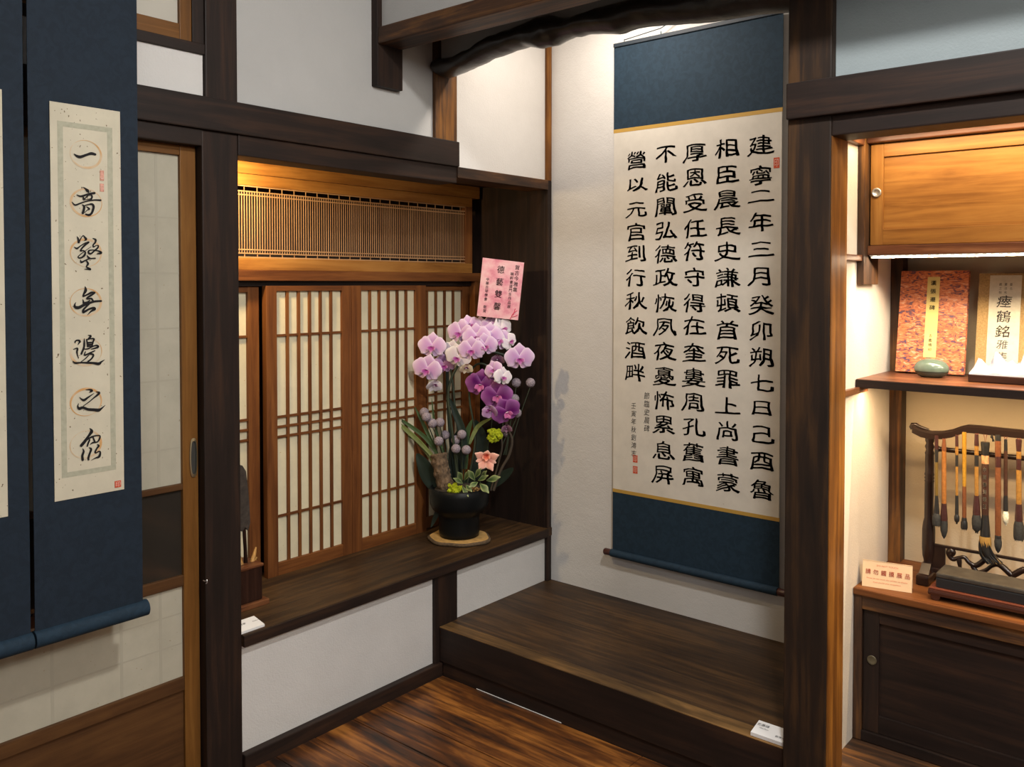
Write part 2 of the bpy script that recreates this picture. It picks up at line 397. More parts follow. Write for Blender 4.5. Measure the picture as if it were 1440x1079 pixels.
# shoji panels
def shoji_panel(n, y0, y1, x, iy0, iy1, kind, label, zt=1.492):
    r = thing('window_%d' % n, label, None, (x, (y0 + y1) / 2, 0.42)); r['kind'] = 'structure'
    W = wood(kind); Wy = wood(kind, 'y')
    box('stile', W, r, x - 0.026, x, y0, iy0, 0.421, zt, bev=0.002)
    box('stile', W, r, x - 0.026, x, iy1, y1, 0.421, zt, bev=0.002)
    box('rail', Wy, r, x - 0.025, x - 0.001, iy0, iy1, 0.421, 0.468, bev=0.002)
    box('rail', Wy, r, x - 0.025, x - 0.001, iy0, iy1, zt - 0.020, zt, bev=0.002)
    c = (iy1 - iy0) / 6
    m0 = None
    for i in range(1, 6):
        yy = iy0 + c * i
        if m0 is None:
            m0 = MB().box(x - 0.0125, x - 0.0045, yy - 0.0055, yy + 0.0055, 0.468, zt - 0.02).build('muntin', W, r); y00 = yy
        else:
            o = m0.copy(); COL.objects.link(o); o.parent = r; o.location.y = yy - y00
    h0 = None
    for z in (1.309, 1.008, 0.971, 0.934, 0.640):
        if h0 is None:
            h0 = MB().box(x - 0.0120, x - 0.0050, iy0, iy1, z - 0.0042, z + 0.0042).build('muntin', Wy, r); z0 = z
        else:
            o = h0.copy(); COL.objects.link(o); o.parent = r; o.location.z = z - z0
    box('paper', SHOJI, r, x - 0.0155, x - 0.0135, iy0, iy1, 0.468, zt - 0.02)
    return r
shoji_panel(1, -1.630, -1.222, -0.404, -1.588, -1.268, 'shoji', 'back shoji panel half hidden behind the dark pillar', 1.488)
shoji_panel(2, -1.212, -0.818, -0.374, -1.166, -0.863, 'shoji', 'front shoji panel nearer the pillar, whole in view')
shoji_panel(3, -0.816, -0.406, -0.374, -0.766, -0.466, 'shoji', 'front shoji panel just beside the orchids')
shoji_panel(4, -0.520, -0.100, -0.404, -0.474, -0.142, 'shoji', 'back shoji panel behind the orchids', 1.488)
# ranma lattice
rn = thing('window_5', 'long transom lattice of fine vertical slats above the shoji', None, (-0.375, -0.7, 1.55)); rn['kind'] = 'structure'
x = -0.375
box('rail', wood('honey', 'y'), rn, x - 0.03, x, -1.70, -0.108, 1.849, 1.889, bev=0.002)
box('rail', wood('honey', 'y'), rn, x - 0.03, x, -1.70, -0.108, 1.548, 1.592, bev=0.002)
box('stile', wood('shoji'), rn, x - 0.03, x, -0.152, -0.108, 1.592, 1.849, bev=0.002)
PW = wood('pale'); s0 = None; s1 = None
for i in range(136):
    yy = -0.160 - i * 0.0106
    main = i % 5 == 2
    if main:
        if s1 is None: s1 = MB().box(x - 0.0075, x - 0.0062, yy - 0.0013, yy + 0.0013, 1.592, 1.849).build('slat', PW, rn); ya = yy
        else: o = s1.copy(); COL.objects.link(o); o.parent = rn; o.location.y = yy - ya
    else:
        if s0 is None: s0 = MB().box(x - 0.0075, x - 0.0062, yy - 0.0011, yy + 0.0011, 1.606, 1.828).build('slat', PW, rn); yb = yy
        else: o = s0.copy(); COL.objects.link(o); o.parent = rn; o.location.y = yy - yb
for z in (1.8465, 1.828, 1.815, 1.621, 1.608, 1.5945):
    box('cross_slat', wood('pale', 'y'), rn, x - 0.0070, x - 0.0050, -1.70, -0.152, z - 0.0019, z + 0.0019)
box('back_board', plain('dark_board', (0.016, 0.008, 0.005), 0.8), rn, x - 0.085, x - 0.075, -1.70, -0.12, 1.60, 1.84)

# left sliding door
dr = thing('door_1', 'sliding door with paper panes and a dark glass light, behind the hanging scrolls', None, (-0.05, -2.1, 0)); dr['kind'] = 'structure'
DX = -0.032
for a in ((-1.733, -1.684), (-2.60, -2.552)):
    box('stile', wood('door'), dr, DX - 0.03, DX, a[0], a[1], 0.01, 1.902, bev=0.002)
for z0, z1 in ((1.873, 1.902), (0.896, 0.914), (0.612, 0.644), (0.302, 0.341), (0.01, 0.06)):
    box('rail', wood('door' if z0 > 1.5 else 'dimdoor', 'y'), dr, DX - 0.028, DX - 0.001, -2.552, -1.733, z0, z1, bev=0.002)
box('paper_pane', FUSU, dr, DX - 0.016, DX - 0.012, -2.552, -1.733, 0.914, 1.873)
box('paper_pane', FUSU, dr, DX - 0.016, DX - 0.012, -2.552, -1.733, 0.341, 0.612)
SEAM_SHADE = plain('seam_lattice_shade', (0.405, 0.378, 0.30), 0.9, 0.1)  # paper overlaps, and lattice shade from behind painted as darker strips
for z0, z1, ys, zs in ((0.914, 1.873, (-1.80, -2.05, -2.30), (1.02, 1.22, 1.37, 1.53, 1.69)), (0.341, 0.612, (-1.80, -1.915, -2.10, -2.30), (0.44, 0.53))):
    for yy in ys: box('seam_lattice_shade', SEAM_SHADE, dr, DX - 0.0122, DX - 0.0117, yy - 0.004, yy + 0.004, z0, z1)
    for zz in zs: box('seam_lattice_shade', SEAM_SHADE, dr, DX - 0.0122, DX - 0.0116, -2.552, -1.733, zz - 0.0025, zz + 0.0025)
gl, nt, b = nodes('door_glass', 0.05); b.inputs['Base Color'].default_value = (0.03, 0.025, 0.02, 1); b.inputs['Alpha'].default_value = 1
box('glass_pane', gl, dr, DX - 0.016, DX - 0.012, -2.552, -1.733, 0.644, 0.896)
box('lower_panel', wood('dimdoor', 'y'), dr, DX - 0.018, DX - 0.010, -2.552, -1.733, 0.06, 0.302)
# recessed metal pull: capsule ring and hollow
hp = MB(); n = 24; O = []; I = []; IN = []
for k in range(n):
    a = 2 * math.pi * k / n; sy = math.cos(a); sz = math.sin(a)
    O.append((DX + 0.003, -1.700 + 0.0125 * sy, 0.986 + 0.040 * (1 if sz > 0 else -1) * min(1, abs(sz) * 1.3) + 0.018 * sz))
    I.append((DX + 0.004, -1.700 + 0.0085 * sy, 0.986 + 0.036 * (1 if sz > 0 else -1) * min(1, abs(sz) * 1.3) + 0.013 * sz))
    IN.append((DX + 0.0008, -1.700 + 0.0070 * sy, I[-1][2]))
hp.poly(O + I, [(k, (k + 1) % n, n + (k + 1) % n, n + k) for k in range(n)], True)
hd = hp.build('handle', BRASS, dr)
hh = MB(); hh.poly(I + IN, [(k, (k + 1) % n, n + (k + 1) % n, n + k) for k in range(n)] + [tuple(range(n, 2 * n))]); hh.build('handle_hollow', plain('dull_metal', (0.05, 0.05, 0.045), 0.5, metal=0.3), hd)
struct('wall_behind_door', wood(DW), -0.30, -0.28, -2.8, -1.69, 0, 2.0, bev=0)
# upper left window
trim(wood(DW, 'y'), -0.10, -0.002, -2.6, -1.668, 2.170, 2.200)
uw = thing('window_6', 'small upper window in a brown frame above the sliding door', None, (-0.02, -2.1, 2.2)); uw['kind'] = 'structure'
box('stile', wood('door'), uw, -0.034, -0.010, -1.742, -1.705, 2.20, 2.62, bev=0.002)
box('rail', wood('door', 'y'), uw, -0.033, -0.011, -2.6, -1.742, 2.20, 2.246, bev=0.002)
box('pane', plain('frosted_pane', (0.50, 0.47, 0.40), 0.4), uw, -0.026, -0.022, -2.6, -1.742, 2.246, 2.62)
trim(wood(DW), -0.10, -0.006, -1.705, -1.668, 2.20, 2.62)

# tokonoma
tk = struct('floor_tokonoma', wood('sill', 'x'), -0.03, 1.40, -0.640, 0.0, 0.15, 0.186, bev=0.002)
tk['label'] = 'dark polished raised board floor of the tokonoma'
trim(wood(DW, 'x'), 0.002, 1.372, -0.706, -0.640, 0.055, 0.184, bev=0.002)
trim(wood('ochre', 'x'), 0.002, 1.372, -0.7065, -0.640, 0.184, 0.187, bev=0.001, label='worn light front edge of the raised tokonoma floor')
trim(wood(DW, 'x'), 0.014, 1.37, -0.700, -0.66, -0.012, 0.055, bev=0.002)
struct('wall_front', PLA, -0.05, 1.46, -0.002, 0.05, 0.15, CZ, bev=0)
struct('wall_tokonoma_right', PLA, 1.39, 1.46, -0.61, 0.0, 0.0, CZ, bev=0)
trim(wood('post'), 1.372, 1.492, -0.730, -0.606, 0, CZ, bev=0.004, label='square pillar between the tokonoma and the display alcove')
trim(wood('amber'), 1.4915, 1.4945, -0.727, -0.609, 0.142, 1.893, bev=0.001, label='amber side face of the pillar, towards the display alcove')  # thin separate board, more orange than the rest of the pillar
# plaster above the curved beam, and the step beam in front
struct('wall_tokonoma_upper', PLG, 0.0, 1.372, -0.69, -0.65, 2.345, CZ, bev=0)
trim(wood('worn', 'x'), 0.018, BX, -1.020, -0.905, 2.334, 2.392, bev=0.005, label='long straight dark beam crossing in front of the tokonoma')
struct('wall_step', PLG, 0.018, BX, -1.00, -0.96, 2.391, CZ, bev=0)
# naturally curved beam
top = [(0.0, 2.345), (0.096, 2.34), (0.133, 2.351), (0.176, 2.354), (0.217, 2.37), (0.267, 2.386), (0.322, 2.389), (0.371, 2.389), (0.438, 2.401), (0.48, 2.409), (0.53, 2.409), (0.572, 2.39), (0.605, 2.381), (0.665, 2.385), (0.724, 2.39), (0.8, 2.392), (1.0, 2.40), (1.2, 2.39), (1.4, 2.38)]
bot = [(0.0, 2.285), (0.025, 2.273), (0.056, 2.276), (0.101, 2.285), (0.172, 2.295), (0.244, 2.31), (0.326, 2.317), (0.351, 2.32), (0.419, 2.323), (0.454, 2.313), (0.476, 2.306), (0.501, 2.308), (0.539, 2.305), (0.568, 2.317), (0.609, 2.323), (0.638, 2.319), (0.67, 2.32), (0.729, 2.312), (0.797, 2.298), (0.819, 2.302), (0.856, 2.305), (0.954, 2.296), (1.027, 2.285), (1.106, 2.276), (1.199, 2.269), (1.272, 2.265), (1.339, 2.257), (1.4, 2.25)]
def itp(t, x):
    for (a, b), (c, d) in zip(t[:-1], t[1:]):
        if x <= c: return b + (d - b) * max(0, (x - a)) / (c - a)
    return t[-1][1]
vs = []; N = 110; M = 20
for i in range(N + 1):
    x = 0.002 + 1.372 * i / N; a, b = itp(top, x), itp(bot, x); zc = (a + b) / 2; h = (a - b) / 2
    for k in range(M):
        t = 2 * math.pi * k / M
        r = 1 + 0.10 * noise.noise(Vector((x * 9, math.cos(t) * 1.5, math.sin(t) * 1.5 + 7))) + 0.11 * noise.noise(Vector((x * 22, math.cos(t) * 5, math.sin(t) * 5)))
        rv = 1 + (r - 1) * abs(math.cos(t))
        vs.append(Vector((x, -0.690 + 0.058 * r * math.cos(t), zc + h * rv * math.sin(t))))
mb = MB(); mb.poly(vs, [(i * M + k, i * M + (k + 1) % M, (i + 1) * M + (k + 1) % M, (i + 1) * M + k) for i in range(N) for k in range(M)], True)
mb.poly(vs[:M], [tuple(range(M))]); mb.poly(vs[-M:], [tuple(range(M - 1, -1, -1))])
_tn[0] += 1
gb = mb.build('trim_%d' % _tn[0], plain('bark_beam', (0.020, 0.017, 0.015), 0.32, var=0.4, vs=24, bmp=0.5)); tag(gb, 'gnarled natural dark log beam arching over the tokonoma', kind='structure')

# right alcove shell
AX = 2.75
struct('wall_alcove_side', plaster('plaster_cream', (0.66, 0.60, 0.52)), 1.462 - 0.04, 1.462, -0.606, -0.02, 0.10, 2.0, bev=0)
struct('wall_alcove_back', plaster('plaster_tan', (0.56, 0.46, 0.32)), 1.46, AX, -0.055, -0.01, 0.10, 2.0, bev=0)
struct('wall_alcove_right', plaster('plaster_cream', (0.6, 0.6, 0.6)), AX, AX + 0.05, -0.73, 0.0, 0, CZ, bev=0)
struct('floor_alcove', wood('worn', 'x'), 1.46, AX, -0.62, -0.05, 0.10, 0.140)
trim(wood(DW, 'x'), 1.492, AX, -0.72, -0.62, 0.0, 0.142)
trim(wood(DW, 'x'), 1.374, BX, -0.748, -0.70, 1.947, 2.045, bev=0.004, label='dark rail above the display alcove')
trim(wood(DW, 'x'), 1.492, BX, -0.728, -0.62, 1.893, 1.948, bev=0.004)
struct('wall_right_upper', plaster('plaster_bluegrey', (0.26, 0.30, 0.31)), 1.492, BX, -0.70, -0.66, 2.04, CZ, bev=0)
struct('wall_front_right', PLG, AX + 0.05, BX, -0.72, -0.68, 0, 1.95, bev=0)
trim(wood(DW, 'x'), 1.462, AX, -0.62, -0.05, 1.965, 2.0)
trim(wood('worn'), 1.462, 1.500, -0.108, -0.055, 0.14, 1.96, bev=0.002, label='dark corner post at the back of the alcove')
trim(wood('red', 'y'), 1.462, 1.482, -0.606, -0.43, 1.905, 1.925)
trim(wood('red', 'y'), 1.462, 1.478, -0.606, -0.40, 1.566, 1.584, label='short ledge strip on the white side wall below the upper cabinet')
trim(wood('red', 'y'), 1.462, 1.476, -0.606, -0.36, 1.176, 1.194)

# ================================================================== THINGS
# upper cabinet
uc = thing('wall_cabinet', 'honey wood wall cabinet with a sliding door at the top of the alcove', 'cabinet', (2.1, -0.25, 1.58))
CYF = -0.392
box('side_post', wood('worn'), uc, 1.463, 1.483, -0.432, -0.30, 1.497, 1.93, bev=0.002)
box('top_rail', wood('red', 'x'), uc, 1.483, AX, CYF - 0.028, -0.06, 1.912, 1.948, bev=0.003)
box('bottom_rail', wood('red', 'x'), uc, 1.483, AX, CYF - 0.012, -0.06, 1.583, 1.612, bev=0.003)
box('back_panel', wood('red'), uc, 1.483, AX, -0.07, -0.06, 1.612, 1.912)
for q, (x0, x1) in enumerate(((1.487, 2.10), (2.104, 2.74))):
    d = thing('door', None, None, (0, 0, 0)); d.parent = uc; d.location = Vector((x0, CYF, 1.61)) - uc.location
    d0 = box('panel', wood('honey', 'x'), d, x0 + 0.034, x1 - 0.034, CYF + 0.008, CYF + 0.016, 1.66, 1.872)
    box('stile', wood('honey'), d, x0, x0 + 0.036, CYF, CYF + 0.02, 1.613, 1.911, bev=0.0015)
    box('stile', wood('honey'), d, x1 - 0.036, x1, CYF, CYF + 0.02, 1.613, 1.911, bev=0.0015)
    box('rail', wood('honey', 'x'), d, x0 + 0.036, x1 - 0.036, CYF + 0.0005, CYF + 0.02, 1.872, 1.911, bev=0.0015)
    box('rail', wood('honey', 'x'), d, x0 + 0.036, x1 - 0.036, CYF + 0.0005, CYF + 0.02, 1.613, 1.660, bev=0.0015)
    kx = x0 + 0.0175 if q == 0 else x1 - 0.018
    kz = 1.768
    MB().lathe((kx, CYF, kz), [(0.0085, 0.0), (0.0135, 0.0), (0.0140, 0.003), (0.0115, 0.005), (0.0085, 0.003), (0.0080, 0.0006), (0.0001, 0.0005)], 24, (0, -1, 0)).build('knob', plain('silver_pull', (0.62, 0.60, 0.56), 0.3, metal=0.7), d)
led = plain('led_strip', (1.0, 0.9, 0.75), 0.5, emit=6.0)
st = thing('light_strip', 'thin string of tiny lights under the wall cabinet', 'light', (1.5, -0.40, 1.578))
mb = MB()
for k in range(62): mb.box(1.50 + k * 0.02, 1.509 + k * 0.02, -0.4045, -0.402, 1.577, 1.581)
mb.build('lamp_bead', led, st)['kind'] = 'stuff'
box('tape', plain('tape', (0.5, 0.48, 0.45), 0.6), st, 1.49, AX - 0.02, -0.404, -0.390, 1.5812, 1.5828)
box('shade_lip', plain('tape', (0.5, 0.48, 0.45), 0.6), st, 1.49, AX - 0.02, -0.3925, -0.390, 1.5752, 1.5812)  # unseen lip, added and shaped to keep its light off the album tops

# shelf
sh = thing('wall_shelf', 'reddish brown wooden shelf across the middle of the alcove', 'shelf', (1.465, -0.25, 1.19))
box('board', wood('red', 'x'), sh, 1.4635, AX, -0.432, -0.056, 1.193, 1.218, bev=0.002)
box('front_edge', wood(DW, 'x'), sh, 1.4635, AX, -0.436, -0.432, 1.193, 1.2165, bev=0.001)

# lower cabinet
lc = thing('base_cabinet', 'dark brown low cabinet with a sliding door on the alcove floor', 'cabinet', (2.1, -0.25, 0.14))
LY = -0.432
box('countertop', wood('shoji', 'x'), lc, 1.463, AX, LY - 0.006, -0.056, 0.577, 0.597, bev=0.003)
box('side_stile', wood('worn'), lc, 1.463, 1.487, LY, LY + 0.03, 0.142, 0.577, bev=0.002)
box('top_rail', wood('worn', 'x'), lc, 1.487, AX, LY + 0.001, LY + 0.03, 0.536, 0.577, bev=0.002)
box('bottom_rail', wood(DW, 'x'), lc, 1.487, AX, LY + 0.001, LY + 0.03, 0.142, 0.172, bev=0.002)
box('back_panel', wood(DW), lc, 1.463, AX, -0.075, -0.062, 0.142, 0.577)
for q, (x0, x1) in enumerate(((1.489, 2.10), (2.104, 2.73))):
    d = thing('door', None, None, (0, 0, 0)); d.parent = lc; d.location = Vector((x0, LY, 0.17)) - lc.location
    dy = LY + 0.010
    box('panel', wood(DW, 'x'), d, x0 + 0.04, x1 - 0.04, dy + 0.008, dy + 0.014, 0.225, 0.500)
    box('stile', wood(DW), d, x0, x0 + 0.045, dy, dy + 0.018, 0.173, 0.535, bev=0.0015)
    box('stile', wood(DW), d, x1 - 0.045, x1, dy, dy + 0.018, 0.173, 0.535, bev=0.0015)
    box('rail', wood(DW, 'x'), d, x0 + 0.045, x1 - 0.045, dy + 0.0005, dy + 0.018, 0.500, 0.535, bev=0.0015)
    box('rail', wood(DW, 'x'), d, x0 + 0.045, x1 - 0.045, dy + 0.0005, dy + 0.018, 0.173, 0.225, bev=0.0015)
    kx = x0 + 0.026 if q == 0 else x1 - 0.03
    MB().lathe((kx, dy, 0.388), [(0.013, 0.0), (0.014, 0.003), (0.012, 0.004), (0.009, 0.002), (0.0001, 0.002)], 24, (0, -1, 0)).build('knob', plain('old_pull', (0.16, 0.14, 0.09), 0.4, metal=0.6), d)

# ---------------- large scroll in the tokonoma
sc = thing('hanging_scroll', 'large hanging scroll with five columns of black writing on the tokonoma wall', 'scroll', (0.70, -0.03, 0.385))
SY = -0.030; sx0, sx1 = 0.343, 1.062
MB().box(sx0, sx1, SY, SY + 0.003, 2.132, 2.468).build('silk_top', NAVY, sc)
MB().box(sx0, sx1, SY, SY + 0.003, 0.385, 0.640).build('silk_bottom', NAVY, sc)
MB().box(sx0, sx1, SY - 0.0006, SY + 0.003, 2.117, 2.132).build('gold_band', GOLD, sc)
MB().box(sx0, sx1, SY - 0.0006, SY + 0.003, 0.636, 0.650).build('gold_band', GOLD, sc)
MB().box(sx0 + 0.002, sx1 - 0.002, SY - 0.0002, SY + 0.003, 0.650, 2.117).build('paper', XUAN, sc)
rl = MB().tube([(sx0, SY - 0.010, 0.383), (sx1, SY - 0.010, 0.383)], 0.0155, 20).build('roller', NAVY, sc)
for a, b in ((sx0 - 0.033, sx0), (sx1, sx1 + 0.033)):
    MB().tube([(a, SY - 0.010, 0.383), (a + 0.004, SY - 0.010, 0.383), (b - 0.002, SY - 0.010, 0.383), (b, SY - 0.010, 0.383)], [0.012, 0.0145, 0.0135, 0.0135], 16).build('roller_knob', plain('brown_knob', (0.06, 0.02, 0.015), 0.3), rl)
MB().box(sx0, sx1, SY - 0.006, SY + 0.006, 2.466, 2.482, bev=0.002).build('top_rod', plain('navy_rod', (0.012, 0.022, 0.035), 0.6), sc)
c = MB(); nail = Vector(((sx0 + sx1) / 2, -0.012, 2.57))
for q in (sx0 + 0.05, sx1 - 0.05, sx0 + 0.22, sx1 - 0.22):
    c.tube([(q, SY, 2.482), (q, SY, 2.493)], 0.002, 6)
for s_ in (-1, 1):
    c.tube([((sx0 + sx1) / 2 + s_ * 0.31, SY, 2.490), ((sx0 + sx1) / 2 + s_ * 0.14, SY, 2.506), nail], 0.002, 6)
c.build('cord', plain('cord', (0.03, 0.05, 0.07), 0.8), sc)
MB().tube([(nail.x, -0.002, 2.572), (nail.x, -0.022, 2.572)], 0.003, 8).build('nail', BRASS, sc)
cols = [
 ('建寧二年三月癸卯朔七日己酉魯', [205, 248, 276, 313, 351, 389, 430, 466, 503, 540, 574, 612, 649, 690], 1069.3, 1071.5, 0.089, 0.068),
 ('相臣晨長史謙頓首死罪上尚書蒙', [209, 246, 281, 319, 354, 391, 427, 465, 500, 534, 572, 607, 642, 680], 1021.8, 1023.0, 0.090, 0.068),
 ('厚恩受任符守得在奎婁周孔舊寓', [215, 250, 286, 322, 354, 391, 427, 459, 497, 532, 566, 601, 637, 671], 977.5, 974.5, 0.090, 0.069),
 ('不能闡弘德政恢夙夜憂怖累息屏', [217, 257, 291, 325, 358, 391, 427, 460, 495, 530, 564, 598, 635, 668], 936.5, 932.5, 0.090, 0.070),
 ('營以元官到行秋飲酒畔', [226, 260, 295, 327, 357, 391, 424, 459, 493, 525], 895.0, 893.0, 0.090, 0.068)]
for s, ys, xa, xb, gw, gh in cols:
    mb = MB()
    for i, ch in enumerate(s):
        p = atY(xa + (xb - xa) * i / max(1, len(s) - 1), ys[i], SY - 0.0009)
        g = gh * (0.80 if ch in '二以日' else 0.92 if ch in '三元七上' else 1.0)
        put(mb, ch, p, (1, 0, 0), (0, 0, 1), gw, g * 0.98, off=0.014, jit=0.040, clerk=True)
    mb.build('writing', INK, sc)
for s, px, y0, y1, sz in (('節臨史晨碑', 909.5, 557, 603, 0.026), ('壬寅年秋劉鴻志', 891.0, 571, 638, 0.024)):
    mb = MB()
    for i, ch in enumerate(s):
        p = atY(px, y0 + (y1 - y0) * i / (len(s) - 1), SY - 0.0009)
        put(mb, ch, p, (1, 0, 0), (0, 0, 1), sz * 0.9, sz, jit=0.05, shear=0.15)
    mb.build('signature', INK, sc)
for px, py, h in ((893.2, 645.5, 0.030), (893.2, 661, 0.030), (1092, 229, 0.038)):
    p = atY(px, py, SY - 0.0008)
    se = MB().box(p.x - 0.011, p.x + 0.011, SY - 0.0008, SY, p.z - h / 2, p.z + h / 2).build('seal', SEAL, sc)
    mb = MB(); put(mb, '印', (p.x, SY - 0.0012, p.z), (1, 0, 0), (0, 0, 1), 0.016, h * 0.75, jit=0.05)
    mb.build('seal_lines', plain('seal_pale', (0.75, 0.5, 0.42), 0.8), se)

# ---------------- two narrow scrolls before the sliding door
GX = 0.10
BRD = plain('grey_border', (0.42, 0.41, 0.31), 0.9, 0.1, var=0.12, vs=90)
RING = None
m, nt, b = nodes('orange_ring', 0.9, 0.1)
n1 = tex(nt, coords(nt, (1, 1, 1)), 14, 3, 0.6); r = ramp(nt, [(0.35, (0.62, 0.54, 0.40)), (0.62, (0.60, 0.34, 0.14))]); nt.links.new(n1.outputs[0], r.inputs[0]); nt.links.new(r.outputs[0], b.inputs['Base Color']); RING = m
def narrow_scroll(y0, y1, p0, p1, label, pz=(0.962, 1.945)):
    s = thing('hanging_scroll', label, 'scroll', (GX, (y0 + y1) / 2, 0.62), 'narrow scrolls before the sliding door')
    # cloth pieces with a faint wave
    def cloth(name, a, b, z0, z1, mat, dx=0.0):
        mb = MB(); ny, nz = 8, 24
        for side in (0, 1):
            vs = [Vector((GX + dx - side * 0.003 + 0.0025 * math.sin(9 * (z0 + (z1 - z0) * j / nz)) * 0.5, a + (b - a) * i / ny, z0 + (z1 - z0) * j / nz)) for j in range(nz + 1) for i in range(ny + 1)]
            fs = [(j * (ny + 1) + i, j * (ny + 1) + i + 1, (j + 1) * (ny + 1) + i + 1, (j + 1) * (ny + 1) + i) for j in range(nz) for i in range(ny)]
            mb.poly(vs, fs if side == 0 else [f[::-1] for f in fs], True)
        return mb.build(name, mat, s)
    cloth('silk', y0, y1, 0.645, 2.60, NAVY2)
    MB().box(GX + 0.0005, GX + 0.0028, p0, p1, pz[0], pz[1]).build('paper', HEMP, s)
    X = GX + 0.0032; w_ = (p1 - p0)
    bo = MB(); iy0, iy1 = p0 + w_ * 0.10, p1 - w_ * 0.12; iz0, iz1 = pz[0] + 0.055, pz[1] - 0.045; t = 0.013
    for a in ((iy0, iy1, iz0, iz0 + t), (iy0, iy1, iz1 - t, iz1), (iy0, iy0 + t, iz0 + t, iz1 - t), (iy1 - t, iy1, iz0 + t, iz1 - t)): bo.box(GX + 0.002, X, *a)
    bo.build('printed_border', BRD, s)
    MB().tube([(GX - 0.004, y0 - 0.002, 0.632), (GX - 0.004, y1 + (0.012 if y1 > -2 else 0.003), 0.632)], 0.0215, 20).build('roller', NAVY, s)
    MB().tube([(GX, y0, 2.60), (GX, y1, 2.60)], 0.009, 10).build('top_rod', plain('navy_rod', (0.012, 0.022, 0.035), 0.6), s)
    c = MB(); c.tube([(GX, y0 + 0.04, 2.605), (0.0, (y0 + y1) / 2, 2.72), (GX, y1 - 0.04, 2.605)], 0.002, 6); c.build('cord', plain('cord', (0.03, 0.05, 0.07), 0.8), s)
    return s
n1s = narrow_scroll(-2.196, -1.925, -2.1475, -1.9735, 'narrow hanging scroll showing seven brushed characters over orange rings')
n2s = narrow_scroll(-2.478, -2.206, -2.428, -2.254, 'narrow hanging scroll cut by the frame, only its blank paper edge in view', (0.948, 1.955))
Xc = GX + 0.0044
